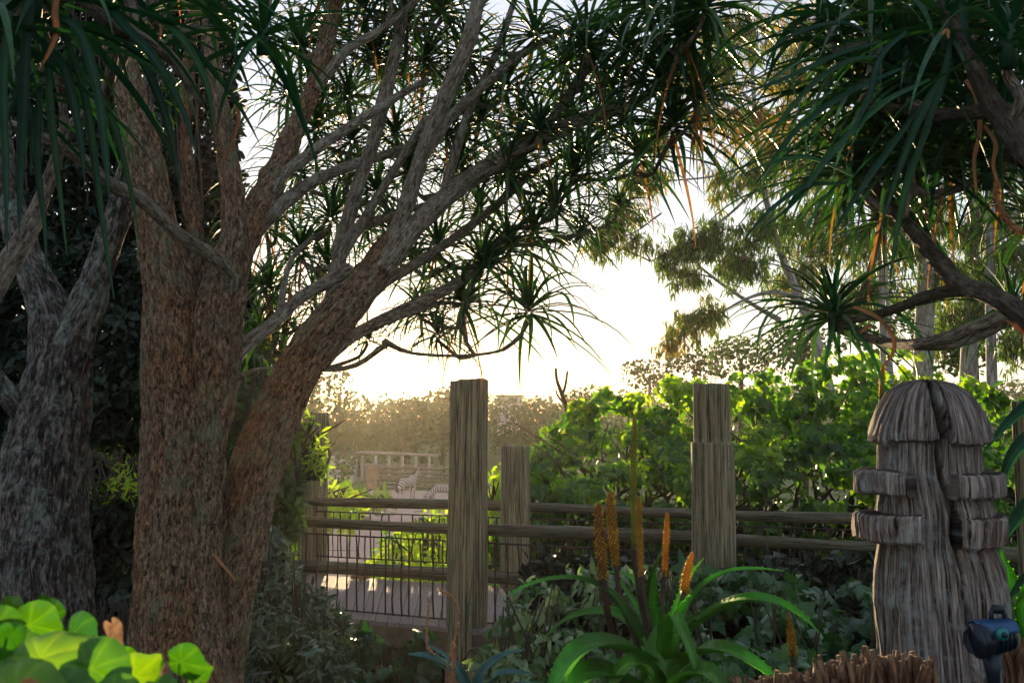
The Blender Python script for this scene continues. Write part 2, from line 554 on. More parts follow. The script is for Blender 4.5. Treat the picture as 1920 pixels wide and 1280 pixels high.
xs = np.concatenate([np.linspace(-150, -20, 40), np.linspace(-19, 19, 120), np.linspace(20, 150, 40)])
ys = np.concatenate([np.linspace(-14, 20, 120), np.linspace(21, 240, 120)])
X, Y = np.meshgrid(xs, ys)
V = np.stack([X, Y, zt(X, Y)], -1).reshape(-1, 3)
nx = len(xs)
ii = np.arange(len(ys) - 1)[:, None] * nx + np.arange(nx - 1)[None]
Fq = np.stack([ii, ii + 1, ii + nx + 1, ii + nx], -1).reshape(-1, 4)
o = part('ground', (V, Fq), ground_mat()); tag(o, kind='structure')

# pinkish gravel of the enclosure and the path leading down from it
def gravel(xc, hw, y0, y1, ny, nxx, lift):
    yy = np.linspace(y0, y1, ny)
    v = []
    for i, y in enumerate(yy):
        c, h = xc(y), hw(y)
        wob = 0.25 * math.sin(y * 0.9) + 0.15 * math.sin(y * 2.3)
        for t in np.linspace(-1, 1, nxx):
            x = c + t * (h + wob * (1 if t > 0 else -1))
            v.append((x, y, float(zt(x, y)) + lift))
    k = np.arange(ny - 1)[:, None] * nxx + np.arange(nxx - 1)[None]
    return np.array(v), np.stack([k, k + 1, k + nxx + 1, k + nxx], -1).reshape(-1, 4)


M['gravel'] = plain('gravel', (0.42, 0.29, 0.23), 0.9, 0, 90, 0.25, 0.3)
px_path = lambda y: np.interp(y, [14.5, 20, 30, 42, 50, 66], [-2.4, -3.45, -4.7, -6.4, -6.0, -5.0])
pw_path = lambda y: np.interp(y, [14.5, 20, 30, 42, 50, 66], [0.75, 0.85, 1.3, 2.6, 7.0, 9.0])
o = part('gravel_path', gravel(px_path, pw_path, 14.5, 64, 160, 30, 0.035), M['gravel']); tag(o, kind='structure')

# ---------------------------------------------------------------- leaves
def strap(e0=0.5, bend=1.6, width=0.05, n=9, side=0.0, pw_=1.3, fold=0.35, twist=0.0, tipd=0.0):
    """a long channelled leaf of length 1 leaving the origin along +X"""
    s = np.linspace(0, 1, n + 1)
    e = e0 - bend * s ** pw_
    hdg = side * s
    d = 1.0 / n
    x = np.r_[0, np.cumsum(np.cos(e[:-1]) * np.cos(hdg[:-1]) * d)]
    y = np.r_[0, np.cumsum(np.cos(e[:-1]) * np.sin(hdg[:-1]) * d)]
    z = np.r_[0, np.cumsum(np.sin(e[:-1]) * d)]
    w = width * 0.5 * np.clip(0.75 + s * 1.6, 0, 1) * (1 - s ** 2.2) ** 0.9 + 0.0007
    v = []
    for i in range(n + 1):
        nrm = np.array([-math.sin(e[i]) * math.cos(hdg[i]), -math.sin(e[i]) * math.sin(hdg[i]), math.cos(e[i])])
        lat = np.array([-math.sin(hdg[i]), math.cos(hdg[i]), 0.0])
        tw = twist * s[i]
        l2 = lat * math.cos(tw) + nrm * math.sin(tw); n2 = nrm * math.cos(tw) - lat * math.sin(tw)
        c = np.array([x[i], y[i], z[i]])
        f_ = fold * (1 - 0.5 * s[i])
        v += [c - l2 * w[i] + n2 * w[i] * f_, c - n2 * w[i] * 0.25, c + l2 * w[i] + n2 * w[i] * f_]
    f = []
    for i in range(n):
        a = i * 3
        f += [(a, a + 1, a + 4, a + 3), (a + 1, a + 2, a + 5, a + 4)]
    return np.array(v), np.array(f)


def rosette_geo(seed, n=48, width=0.042, droop=1.34, n_dead=0):
    r = np.random.default_rng(seed)
    L, var = [], []
    for i in range(n):
        t = (i + 0.5) / n                       # 0 inner .. 1 outer
        e0 = R(78 - 105 * t ** 0.9) + r.normal(0, 0.10)
        ln = (0.62 + 0.45 * min(1, t * 2.2)) * r.uniform(0.72, 1.15)
        bend = (0.9 + 1.15 * r.random()) * droop * (0.6 + 0.6 * t) if e0 > 0 else (1.2 + e0) * r.uniform(0.4, 1.1)
        v, f = strap(e0, bend, width * r.uniform(0.85, 1.15) / ln, 8, r.normal(0, 0.25), r.uniform(1.0, 1.7), 0.35, r.normal(0, 0.4))
        a = i * 2.39996 + r.normal(0, 0.15)
        v = v * ln
        v[:, 0] += 0.02
        c, s_ = math.cos(a), math.sin(a)
        v = np.stack([v[:, 0] * c - v[:, 1] * s_, v[:, 0] * s_ + v[:, 1] * c, v[:, 2] + 0.10 * (1 - t)], -1)
        L.append((v, f))
        var.append(np.full(len(v), r.uniform(0, 0.9)))
    for i in range(n_dead):
        v, f = strap(-1.2, 0.35, width * 0.7, 8, r.normal(0, 0.5), 1.2, 0.8, 1.5)
        a = r.uniform(0, 6.28); c, s_ = math.cos(a), math.sin(a)
        v = v * r.uniform(0.7, 1.0)
        v = np.stack([v[:, 0] * c - v[:, 1] * s_, v[:, 0] * s_ + v[:, 1] * c, v[:, 2] - 0.04], -1)
        L.append((v, f)); var.append(np.full(len(v), 1.0))
    v, f = join(L)
    return v, f, np.concatenate(var)


ROS = []
for k in range(9):
    v, f, var = rosette_geo(100 + k, n=44 + 3 * (k % 4), n_dead=(0, 2, 0, 3, 1, 0, 2, 0, 1)[k])
    ROS.append(new_mesh('rosette', v, f, M['aloe'], var=var))

CORE = tube([(0, 0, -0.10), (0, 0, 0.02), (0, 0, 0.14), (0, 0, 0.22)], [0.04, 0.045, 0.03, 0.008], 8)
STRAPS = {}


def strap_set(mat, width, key):
    L = []
    r = np.random.default_rng(5)
    for i in range(16):
        t = (i + 0.5) / 16
        e0 = R(76 - 100 * t) + r.normal(0, 0.08)
        bend = (1.0 + 1.1 * r.random()) * (0.6 + 0.6 * t) if e0 > 0 else (1.2 + e0) * r.uniform(0.4, 1.0)
        v, f = strap(e0, bend, width, 12, r.normal(0, 0.3), r.uniform(1.0, 1.6), 0.4, r.normal(0, 0.5))
        L.append((t, new_mesh('leaf', v, f, mat, var=np.full(len(v), r.uniform(0, 0.9)))))
    STRAPS[key] = L


strap_set(M['aloe_near'], 0.046, 'near')
strap_set(M['aloe_near'], 0.040, 'right')


def near_rosette(tree, c, L, n, key, seed=0, emin=0.0):
    r = np.random.default_rng(seed)
    me = new_mesh('rosette', CORE[0] * L, CORE[1], M['aloe_near'], var=np.full(len(CORE[0]), 0.3))
    ro = link('rosette', me, tree, loc=c)
    for i in range(n):
        t = emin + (1 - emin) * (i + 0.5) / n
        cand = min(STRAPS[key], key=lambda q: abs(q[0] - t) + r.uniform(0, 0.12))
        a = i * 2.39996 + r.normal(0, 0.2)
        o = link('leaf', cand[1], ro, loc=Vector(c) + Vector((0, 0, 0.1 * L * (1 - t))), rotz=a, scale=L * (0.65 + 0.4 * min(1, 2 * t)) * r.uniform(0.85, 1.12))
    return ro


def bark_disp(amp, fu, fv, seed=0):
    def d(bk):
        q = bk * np.array([fu, fu, fv])
        q = q + 0.8 * (fbm(bk * 6.0, seed + 9, 2)[..., None] - 0.5)
        a = fbm(q, seed, 3)
        b = fbm(bk * np.array([3.0, 3.0, 1.2]), seed + 5, 3)
        rdg = 1 - np.abs(2 * a - 1) * 2.2
        return amp * (np.clip(rdg, -1, 1) * -0.95) + amp * 3.2 * (b - 0.5)
    return d


def limb(tree, name, pts, mat, Wd=1.0, sides=10, fine=False, seed=0, amp=0.004, skel=None):
    P, r = pxtube(pts, Wd)
    if fine:
        vf = tube(P, r, sides, bark_disp(amp, 26, 7, seed), True, seed, resample=0.018)
    else:
        vf = tube(P, r, sides, bark_disp(amp, 20, 5, seed), True, seed, resample=0.05)
    o = part(name, vf, mat, tree)
    if skel is not None: skel.append(P)
    return o


def twig_to(tree, skel, c, r0, r1, seed, lift=0.06):
    """a thin branch from the nearest part of the skeleton (preferring what lies lower) to the rosette"""
    r = np.random.default_rng(seed)
    A = np.vstack(skel)
    d = A - np.array(c)
    cost = np.linalg.norm(d, axis=1) + np.where(d[:, 2] > -0.05, 0.8, 0.0) + np.where(np.linalg.norm(d, axis=1) < 0.25, 1.0, 0)
    k = int(np.argmin(cost))
    p0, p3 = A[k], np.array(c)
    ln = np.linalg.norm(p3 - p0)
    if ln > 2.6: return None
    m1 = p0 + (p3 - p0) * 0.4 + np.array([r.normal(0, .08), r.normal(0, .08), -0.12]) * ln
    m2 = p0 + (p3 - p0) * 0.78 + np.array([r.normal(0, .05), r.normal(0, .05), -0.10]) * ln
    P = spline([p0, m1, m2, p3], 5)
    rr = np.linspace(r0 * (0.7 + 0.35 * min(ln, 2)), r1, len(P))
    vf = tube(P, rr, 7, bark_disp(0.002, 20, 5, seed), True, seed)
    skel.append(P[5:-3])
    return part('branch', vf, M['bark_limb'], tree)

# ---------------------------------------------------------------- main tree aloe
T = thing('tree_aloe', 'massive tree aloe with reddish furrowed trunks, one leaning right across the sun', 'tree', at(350, 1290, 4.7))
SK = []
tr = []
def trunk_piece(pts, sides, seed, amp=0.015):
    P, r = pxtube(pts, 1.0, 8)
    SK.append(P[len(P) // 2:])
    tr.append(tube(P, r, sides, bark_disp(amp, 24, 6, seed), True, seed, resample=0.013))


trunk_piece([(335, 1420, 4.7, 250), (332, 1290, 4.7, 190), (328, 1180, 4.7, 165), (332, 1000, 4.7, 150), (336, 860, 4.7, 148), (338, 740, 4.7, 150), (335, 640, 4.7, 150), (322, 560, 4.72, 118), (303, 470, 4.75, 94), (284, 370, 4.8, 82), (266, 280, 4.85, 70), (246, 190, 4.9, 62), (222, 90, 5.0, 54), (195, -30, 5.1, 48), (180, -160, 5.2, 42)], 120, 1)
trunk_piece([(388, 1420, 4.62, 160), (386, 1290, 4.62, 120), (384, 1180, 4.64, 84), (386, 1000, 4.64, 66), (392, 860, 4.64, 70), (398, 740, 4.64, 86), (404, 640, 4.62, 100), (415, 560, 4.62, 92), (432, 490, 4.65, 76), (440, 420, 4.7, 56), (434, 340, 4.78, 48), (420, 250, 4.9, 42), (405, 150, 5.0, 38), (392, 40, 5.1, 34), (380, -90, 5.2, 38)], 80, 2)
trunk_piece([(375, 640, 4.78, 80), (376, 540, 4.8, 56), (364, 440, 4.85, 40), (352, 330, 4.95, 33), (347, 220, 5.05, 28), (354, 100, 5.15, 25), (372, -30, 5.3, 22)], 60, 3)
trunk_piece([(440, 500, 4.68, 60), (468, 430, 4.8, 54), (505, 350, 5.0, 46), (545, 260, 5.2, 42), (585, 170, 5.4, 38), (612, 80, 5.5, 36), (632, -30, 5.6, 32)], 50, 4)
# leaning trunk
trunk_piece([(405, 1440, 4.85, 130), (410, 1300, 4.85, 88), (422, 1180, 4.85, 92), (437, 1060, 4.88, 100), (461, 940, 4.92, 104), (493, 840, 5.0, 100), (531, 750, 5.1, 92), (574, 670, 5.2, 86), (628, 598, 5.3, 82), (680, 538, 5.4, 74), (725, 480, 5.5, 62), (756, 425, 5.6, 48)], 110, 5)
vf = join(tr)
part('trunk', vf, M['bark_main'], T)

B = [
 # big pale limb to the right
 [(715, 510, 5.4, 50), (765, 440, 5.5, 46), (830, 375, 5.7, 44), (905, 320, 5.9, 42), (985, 275, 6.1, 40), (1050, 243, 6.2, 36), (1110, 218, 6.3, 30), (1180, 200, 6.4, 24), (1235, 165, 6.4, 18), (1275, 120, 6.4, 12)],
 [(1150, 208, 6.35, 16), (1200, 228, 6.3, 14), (1250, 243, 6.2, 12)],
 [(700, 530, 5.45, 40), (745, 430, 5.5, 38), (775, 340, 5.5, 38), (805, 250, 5.5, 36), (845, 160, 5.5, 38), (880, 70, 5.5, 34), (905, -40, 5.5, 30)],
 [(612, 640, 5.25, 44), (625, 550, 5.35, 38), (642, 450, 5.4, 34), (668, 360, 5.5, 31), (698, 270, 5.6, 28), (722, 180, 5.7, 30), (745, 80, 5.8, 26), (765, -30, 5.9, 22)],
 [(665, 580, 5.4, 36), (720, 530, 5.6, 27), (790, 488, 5.8, 26), (860, 440, 6.1, 22), (930, 385, 6.3, 20), (990, 330, 6.5, 18), (1040, 300, 6.6, 14), (1110, 262, 6.7, 11)],
 [(596, 690, 5.2, 28), (645, 643, 5.35, 26), (705, 606, 5.55, 27), (780, 570, 5.8, 27), (845, 537, 6.0, 26), (885, 510, 6.2, 24), (925, 465, 6.3, 22), (965, 425, 6.4, 14)],
 [(720, 640, 5.6, 18), (765, 660, 5.7, 10), (820, 666, 5.9, 9), (880, 666, 6.1, 8), (935, 658, 6.2, 8), (968, 640, 6.3, 8), (985, 615, 6.3, 8)],
 [(700, 610, 5.5, 20), (760, 590, 5.7, 15), (830, 568, 6.0, 12), (880, 575, 6.2, 9)],
 [(420, 690, 4.66, 44), (455, 650, 4.75, 36), (510, 608, 4.9, 30), (560, 560, 5.1, 28), (612, 530, 5.3, 30), (655, 505, 5.4, 34)],
 [(525, 590, 4.95, 18), (532, 540, 5.05, 14), (545, 490, 5.2, 12), (575, 455, 5.4, 12), (620, 425, 5.6, 9)],
 [(458, 455, 4.75, 46), (515, 395, 4.95, 34), (580, 345, 5.2, 28), (655, 312, 5.5, 24), (730, 288, 5.8, 20), (800, 262, 6.1, 17), (870, 240, 6.4, 14)],
 [(462, 440, 4.8, 36), (520, 340, 5.0, 32), (590, 282, 5.2, 26), (660, 235, 5.4, 22), (730, 190, 5.6, 18), (800, 150, 5.9, 14)],
 [(590, 170, 5.4, 28), (650, 95, 5.5, 22), (705, 62, 5.6, 19), (760, 20, 5.7, 17), (820, -40, 5.8, 14)],
 [(640, 460, 5.45, 26), (690, 420, 5.7, 20), (750, 400, 6.0, 16), (810, 380, 6.3, 12)],
 [(790, 300, 5.5, 26), (850, 215, 5.7, 24), (920, 150, 5.9, 22), (990, 95, 6.1, 18), (1060, 60, 6.3, 14), (1120, 30, 6.3, 10)],
 [(640, 480, 5.4, 26), (720, 350, 5.7, 22), (800, 220, 5.9, 18)],
 [(1000, 270, 6.1, 18), (1060, 190, 6.2, 22), (1110, 110, 6.2, 20), (1150, 30, 6.2, 17), (1180, -60, 6.2, 14)],
 [(830, 375, 5.7, 26), (850, 300, 5.8, 22), (880, 210, 6.0, 20), (930, 100, 6.1, 18), (965, 0, 6.2, 14)],
 [(1180, 200, 6.4, 14), (1215, 120, 6.2, 13), (1255, 50, 6.0, 12)],
 [(380, 640, 4.62, 60), (420, 560, 4.58, 46), (428, 512, 4.5, 38), (395, 478, 4.4, 36), (345, 448, 4.3, 34), (300, 408, 4.2, 32), (262, 372, 4.1, 34), (205, 345, 4.0, 34), (155, 300, 3.9, 30), (100, 268, 3.8, 26), (35, 240, 3.7, 22), (-40, 215, 3.6, 18)],
]
for i, b in enumerate(B):
    limb(T, 'branch', b, M['bark_limb'], .9, 28 if i < 6 else 14, True, 20 + i, 0.0035 if i > 5 else 0.006, SK)
# dead snags
for i, b in enumerate([[(425, 730, 4.7, 14), (455, 705, 4.65, 10), (490, 690, 4.6, 8), (540, 692, 4.6, 3)], [(425, 690, 4.7, 12), (448, 700, 4.65, 6), (475, 715, 4.6, 2)],
                       [(425, 745, 4.7, 12), (440, 732, 4.68, 9), (450, 712, 4.66, 7)]]):
    limb(T, 'dead_snag', b, M['bark_limb'], 1.0, 8, True, 60 + i, 0.002)

ros = [(992, 592, 6.3, .52), (952, 470, 6.4, .48), (905, 500, 6.2, .44), (868, 575, 6.2, .46), (820, 468, 6.3, .42), (790, 590, 6.3, .36), (565, 478, 5.6, .33), (620, 415, 5.7, .34), (612, 500, 6.0, .30),
       (705, 365, 6.2, .38), (762, 330, 6.4, .38), (742, 258, 6.3, .38), (862, 325, 6.3, .40), (948, 172, 6.2, .48), (1078, 335, 6.5, .44), (965, 330, 6.5, .42), (1042, 398, 6.4, .44), (1102, 300, 6.7, .40),
       (1172, 95, 6.0, .50), (1200, 300, 6.4, .46), (1245, 160, 5.8, .55), (1282, 70, 5.4, .55), (1262, 245, 5.8, .55), (872, 110, 6.2, .44), (800, 122, 6.3, .40), (702, 108, 6.2, .40), (652, 185, 6.2, .38), (592, 248, 6.1, .38),
       (560, 330, 6.0, .38), (484, 640, 6.4, .34), (505, 545, 6.4, .36), (1002, 72, 6.1, .46), (1062, 128, 6.2, .46), (902, 232, 6.4, .42), (1132, 172, 6.5, .44), (975, 250, 6.5, .42), (690, 640, 6.5, .26), (735, 440, 6.6, .36),
       (650, 340, 6.5, .36), (500, 430, 6.6, .36), (540, 610, 6.6, .34), (600, 180, 6.6, .38), (760, 60, 6.2, .42), (830, 30, 6.0, .44), (1215, 10, 5.6, .55), (1060, 230, 6.8, .42), 
       (680, 20, 6.0, .42), (560, 90, 5.8, .42), (620, 60, 6.2, .40), (540, 180, 6.2, .36), (850, 190, 6.7, .40), (720, 150, 6.8, .38), (1130, 240, 6.9, .42), (1000, 440, 6.7, .40), (1160, 390, 6.8, .30), (1010, 250, 5.9, .36),
       (1320, 20, 5.2, .50), (1310, 190, 5.6, .46), (900, 400, 6.8, .36), (950, 330, 6.0, .36), (1100, 90, 5.7, .44), (740, -40, 5.6, .46), (620, -50, 5.6, .46), (660, 270, 6.1, .34), (840, 260, 6.1, .36)]
ros += [(470, 560, 6.6, .34), (525, 400, 6.8, .34), (585, 570, 6.7, .34), (775, 500, 6.8, .36), (820, 632, 6.5, .30), (1090, 440, 6.9, .32), (690, 430, 7.0, .36)]
for i, (px, py, Y_, L) in enumerate(ros):
    c = at(px, py, Y_)
    twig_to(T, SK, c - Vector((0, 0, 0.06 * L)), 0.020, 0.013, 300 + i)
    o = link('rosette', ROS[i % len(ROS)], T, loc=c, rotz=rng.uniform(0, 6.28), scale=L * 1.36)
# nearer rosettes over the left of the picture, their leaves hanging into view: leaf by leaf
near = [(492, 78, 3.3, .50, 26, 0.1), (300, -60, 3.6, .60, 22, 0.2), (400, 30, 4.0, .50, 18, 0.1), (215, 70, 3.4, .55, 18, 0.2)]
for i, (px, py, Y_, L, n, em) in enumerate(near):
    c = at(px, py, Y_)
    near_rosette(T, c, L, n, 'near', 40 + i, em)
    if i == 0:
        limb(T, 'branch', [(632, -30, 5.6, 26), (600, -110, 4.8, 24), (540, -90, 4.0, 24), (504, -10, 3.5, 22), (493, 78, 3.3, 18)], M['bark_limb'], 1.0, 16, True, 55, 0.003)
    else:
        twig_to(T, SK, c - Vector((0, 0, .05)), 0.03, 0.018, 700 + i)

# ---------------------------------------------------------------- left neighbours
T2 = thing('tree_aloe', 'dark gnarled trunk forking in a Y at the left edge, flecked with lichen', 'tree', at(75, 1290, 5.0))
SK2 = []
tr = []
for pts, sd, s_ in [([(60, 1440, 5.0, 300), (62, 1290, 5.0, 230), (66, 1150, 5.0, 196), (70, 1000, 5.0, 180), (88, 850, 5.0, 150), (108, 720, 5.0, 120), (108, 640, 5.02, 96), (88, 570, 5.05, 76), (58, 500, 5.1, 66), (30, 420, 5.2, 58), (10, 320, 5.3, 50), (0, 200, 5.4, 44)], 100, 11),
                    ([(112, 720, 4.98, 90), (140, 630, 4.98, 78), (168, 560, 5.0, 66), (190, 500, 5.05, 58), (212, 430, 5.1, 54), (238, 350, 5.2, 48), (262, 250, 5.3, 44), (290, 120, 5.5, 40), (310, -40, 5.6, 36)], 70, 12),
                    ([(100, 900, 4.95, 80), (72, 830, 4.95, 60), (30, 760, 4.9, 50), (-20, 690, 4.9, 44), (-80, 600, 4.9, 40)], 50, 13)]:
    P, r = pxtube(pts, 1.0, 8)
    SK2.append(P)
    tr.append(tube(P, r, sd, bark_disp(0.018, 22, 5, s_), True, s_, resample=0.015))
part('trunk', join(tr), M['bark_left'], T2)
for i, (px, py, Y_, L) in enumerate([(-20, 140, 5.2, .55), (310, -80, 5.4, .5), (150, -30, 5.0, .55), (250, 180, 5.6, .45)]):
    c = at(px, py, Y_)
    twig_to(T2, SK2, c, 0.03, 0.015, 800 + i)
    link('rosette', ROS[i], T2, loc=c, rotz=i, scale=L)

T3 = thing('tree_aloe', 'slimmer tree aloe nearest the camera at upper left, large dark strap leaves hanging down', 'tree', at(-260, 1200, 3.2))
SK3 = []
for i, b in enumerate([[(-260, 1300, 3.2, 120), (-240, 1000, 3.2, 100), (-160, 780, 3.25, 80), (-80, 640, 3.3, 56), (0, 520, 3.4, 46), (48, 440, 3.45, 38), (80, 370, 3.5, 30), (105, 300, 3.5, 24), (120, 240, 3.5, 20), (112, 150, 3.4, 18), (80, 40, 3.1, 18), (50, -60, 2.8, 18)],
                       [(-160, 780, 3.25, 70), (-150, 500, 3.1, 60), (-100, 200, 2.9, 52), (-20, 0, 2.8, 46), (60, -60, 2.8, 44), (130, -30, 2.85, 42), (200, 30, 2.9, 40), (262, 68, 2.95, 38), (315, 105, 3.0, 32), (350, 150, 3.05, 24), (380, 200, 3.1, 14)]]):
    limb(T3, 'trunk' if i == 0 else 'branch', b, M['bark_limb'], 1.0, 28, True, 90 + i, 0.006, SK3)
for i, (px, py, Y_, L, n, em) in enumerate([(62, -10, 2.7, .66, 26, 0.25), (150, -60, 2.9, .72, 24, 0.25), (-30, 60, 2.6, .60, 18, 0.3), (250, -70, 3.0, .66, 18, 0.3), (30, 190, 3.2, .5, 14, 0.3)]):
    near_rosette(T3, at(px, py, Y_), L, n, 'near', 70 + i, em)
    twig_to(T3, SK3, at(px, py, Y_), 0.03, 0.02, 900 + i)
# withered orange leaves
def ribbon(pts, sides_w=1.0, name='leaf', mat=None, parent=None, fold=0.3, var=0.5, per=6, flat=(0, -1, 0.3), teeth=0.0):
    """leaf blade along a hand-placed curve; pts rows px,py,depth,width_px"""
    A = spline(pts, per)
    P = np.array([at(a[0], a[1], a[2]) for a in A])
    w = np.array([pm(max(a[3], 0.6), a[2]) / 2 for a in A])
    T_ = np.gradient(P, axis=0); T_ /= np.linalg.norm(T_, axis=1)[:, None]
    nn = np.array(flat, dtype=float)
    nn = nn[None] - T_ * (T_ @ nn)[:, None]
    nn /= np.linalg.norm(nn, axis=1)[:, None]
    lat = np.cross(T_, nn)
    v, n = [], len(P)
    th = 0.10
    for i in range(n):
        v += [P[i] - lat[i] * w[i] + nn[i] * w[i] * fold, P[i] - lat[i] * w[i] * .4 - nn[i] * w[i] * th, P[i] + lat[i] * w[i] * .4 - nn[i] * w[i] * th, P[i] + lat[i] * w[i] + nn[i] * w[i] * fold,
              P[i] - nn[i] * w[i] * (th + 0.28)]
    f = []
    for i in range(n - 1):
        a, b = 5 * i, 5 * (i + 1)
        f += [(a, a + 1, b + 1, b), (a + 1, a + 2, b + 2, b + 1), (a + 2, a + 3, b + 3, b + 2), (a, b, b + 4, a + 4), (a + 3, a + 4, b + 4, b + 3)]
    if teeth:
        seg = np.r_[0, np.cumsum(np.linalg.norm(np.diff(P, axis=0), axis=1))]
        for s in np.arange(seg[-1] * 0.12, seg[-1] * 0.95, teeth):
            i = min(n - 2, int(np.searchsorted(seg, s)) - 1)
            t = (s - seg[i]) / max(1e-6, seg[i + 1] - seg[i])
            for sg in (-1, 1):
                c = P[i] * (1 - t) + P[i + 1] * t
                ww = w[i] * (1 - t) + w[i + 1] * t
                e = c + sg * lat[i] * ww * 0.97 + nn[i] * ww * fold
                k = len(v)
                h = teeth * 0.22
                v += [e - T_[i] * h * .6, e + T_[i] * h * .6, e + sg * lat[i] * h + T_[i] * h * .5]
                f.append((k, k + 1, k + 2))
    me_var = np.full(len(v), var)
    o = link(name, new_mesh(name, np.array(v), f, mat, True, var=me_var), parent)
    return o


HL = [[(70, -40, 2.6, 24), (52, 80, 2.6, 30), (46, 200, 2.6, 30), (40, 330, 2.6, 22), (36, 440, 2.6, 3)], [(110, 30, 2.6, 12), (150, 62, 2.55, 26), (182, 160, 2.55, 26), (198, 280, 2.55, 20), (206, 380, 2.55, 3)],
 [(90, 90, 2.7, 18), (98, 220, 2.7, 22), (112, 350, 2.7, 14), (126, 480, 2.7, 3)], [(180, -30, 2.8, 20), (225, 40, 2.75, 26), (290, 110, 2.7, 24), (340, 200, 2.7, 16), (372, 300, 2.7, 3)],
 [(120, 60, 2.8, 16), (160, 180, 2.8, 22), (182, 330, 2.8, 20), (198, 450, 2.8, 12), (214, 560, 2.8, 3)], [(215, 60, 2.9, 14), (270, 120, 2.9, 22), (318, 240, 2.9, 20), (338, 360, 2.9, 3)],
 [(20, 20, 2.5, 20), (8, 160, 2.5, 26), (12, 300, 2.5, 20), (14, 470, 2.5, 3)], [(130, 110, 2.9, 16), (200, 200, 2.9, 20), (240, 330, 2.9, 14), (262, 450, 2.9, 3)], [(75, 160, 2.9, 16), (72, 300, 2.9, 20), (84, 420, 2.9, 12), (88, 520, 2.9, 3)],
 [(260, 20, 2.8, 16), (330, 60, 2.8, 22), (385, 150, 2.8, 18), (402, 250, 2.8, 3)], [(60, 60, 2.7, 14), (120, 130, 2.65, 24), (150, 250, 2.65, 20), (160, 350, 2.65, 3)], [(30, 120, 3.0, 14), (60, 230, 3.0, 18), (58, 330, 3.0, 3)]]
for k, pts in enumerate(HL):
    pts = [(a, b, c + .02 * (k % 3), d * .72) for a, b, c, d in pts]
    ribbon(pts, name='leaf', mat=M['aloe_near'], parent=T3, var=.05 + .07 * ((k * 5) % 12), fold=.5)
for pts in [[(112, -30, 2.6, 14), (104, 20, 2.6, 14), (106, 60, 2.6, 13), (92, 100, 2.6, 10), (72, 132, 2.6, 3)], [(440, 195, 3.2, 6), (448, 220, 3.2, 9), (438, 260, 3.2, 6), (412, 312, 3.2, 2)], [(300, 45, 2.9, 3), (302, 60, 2.9, 6), (298, 78, 2.9, 2)]]:
    ribbon(pts, name='dead_leaf', mat=M['dead'], parent=T3, var=0.5)
ribbon([(398, 1035, 4.6, 2), (412, 1052, 4.58, 5), (428, 1070, 4.56, 6), (442, 1088, 4.55, 4)], name='fallen_leaf', mat=M['dead'])
o = bpy.data.objects['fallen_leaf']; tag(o, 'single straw-coloured dead leaf caught on the leaning reddish trunk', 'leaf')

# ---------------------------------------------------------------- right tree aloe
T4 = thing('tree_aloe', 'tree aloe overhanging from the right edge with long dark drooping leaves in the upper corner', 'tree', at(2150, 1250, 3.6))
SK4 = []
RB = [
 [(2150, 1300, 3.6, 170), (2140, 1000, 3.6, 150), (2090, 760, 3.6, 90), (2010, 670, 3.7, 60), (1930, 600, 3.8, 44), (1860, 555, 3.9, 38), (1800, 530, 4.0, 33), (1752, 480, 4.1, 34), (1718, 440, 4.2, 28), (1680, 400, 4.3, 24), (1640, 350, 4.4, 20), (1600, 300, 4.4, 14)],
 [(1840, 545, 3.95, 26), (1790, 545, 4.05, 24), (1735, 558, 4.2, 22), (1690, 575, 4.35, 20), (1645, 590, 4.5, 17), (1590, 600, 4.6, 14)],
 [(2140, 1000, 3.6, 120), (2140, 600, 3.4, 110), (2080, 400, 3.3, 76), (1990, 330, 3.3, 60), (1920, 275, 3.35, 50), (1860, 195, 3.4, 42), (1820, 110, 3.4, 34), (1780, 20, 3.5, 28), (1750, -60, 3.6, 30)],
 [(1930, 300, 3.35, 50), (1890, 215, 3.5, 44), (1830, 210, 3.6, 32), (1760, 215, 3.7, 26), (1690, 205, 3.9, 22), (1620, 190, 4.0, 18)],
 [(2060, 420, 3.5, 40), (1980, 310, 3.8, 30), (1900, 295, 4.1, 26), (1820, 290, 4.3, 22), (1740, 300, 4.5, 14)],
]
for i, b in enumerate(RB):
    limb(T4, 'trunk' if i == 0 else 'branch', b, M['bark_dark'], 1.0, 24, True, 140 + i, 0.005, SK4)
rr4 = [(1562, 598, 4.7, .62, 32, 0.0), (1700, 160, 3.9, .74, 24, 0.1), (1780, 60, 3.5, .74, 24, 0.1), (1620, 200, 4.2, .70, 24, 0.1), (1640, 60, 4.0, .70, 20, 0.1), (1600, 330, 4.4, .66, 22, 0.1),
       (1890, 90, 3.3, .70, 20, 0.15), (1900, 590, 4.3, .52, 20, 0.0), (1700, 300, 4.2, .66, 22, 0.1), (1820, 190, 3.8, .66, 20, 0.1), (1540, 40, 4.4, .62, 16, 0.1), (1850, 330, 4.2, .60, 20, 0.1)]
for i, (px, py, Y_, L, n, em) in enumerate(rr4):
    near_rosette(T4, at(px, py, Y_), L, n, 'right', 170 + i, em)
    twig_to(T4, SK4, at(px, py, Y_ + .02), 0.03, 0.018, 1000 + i)
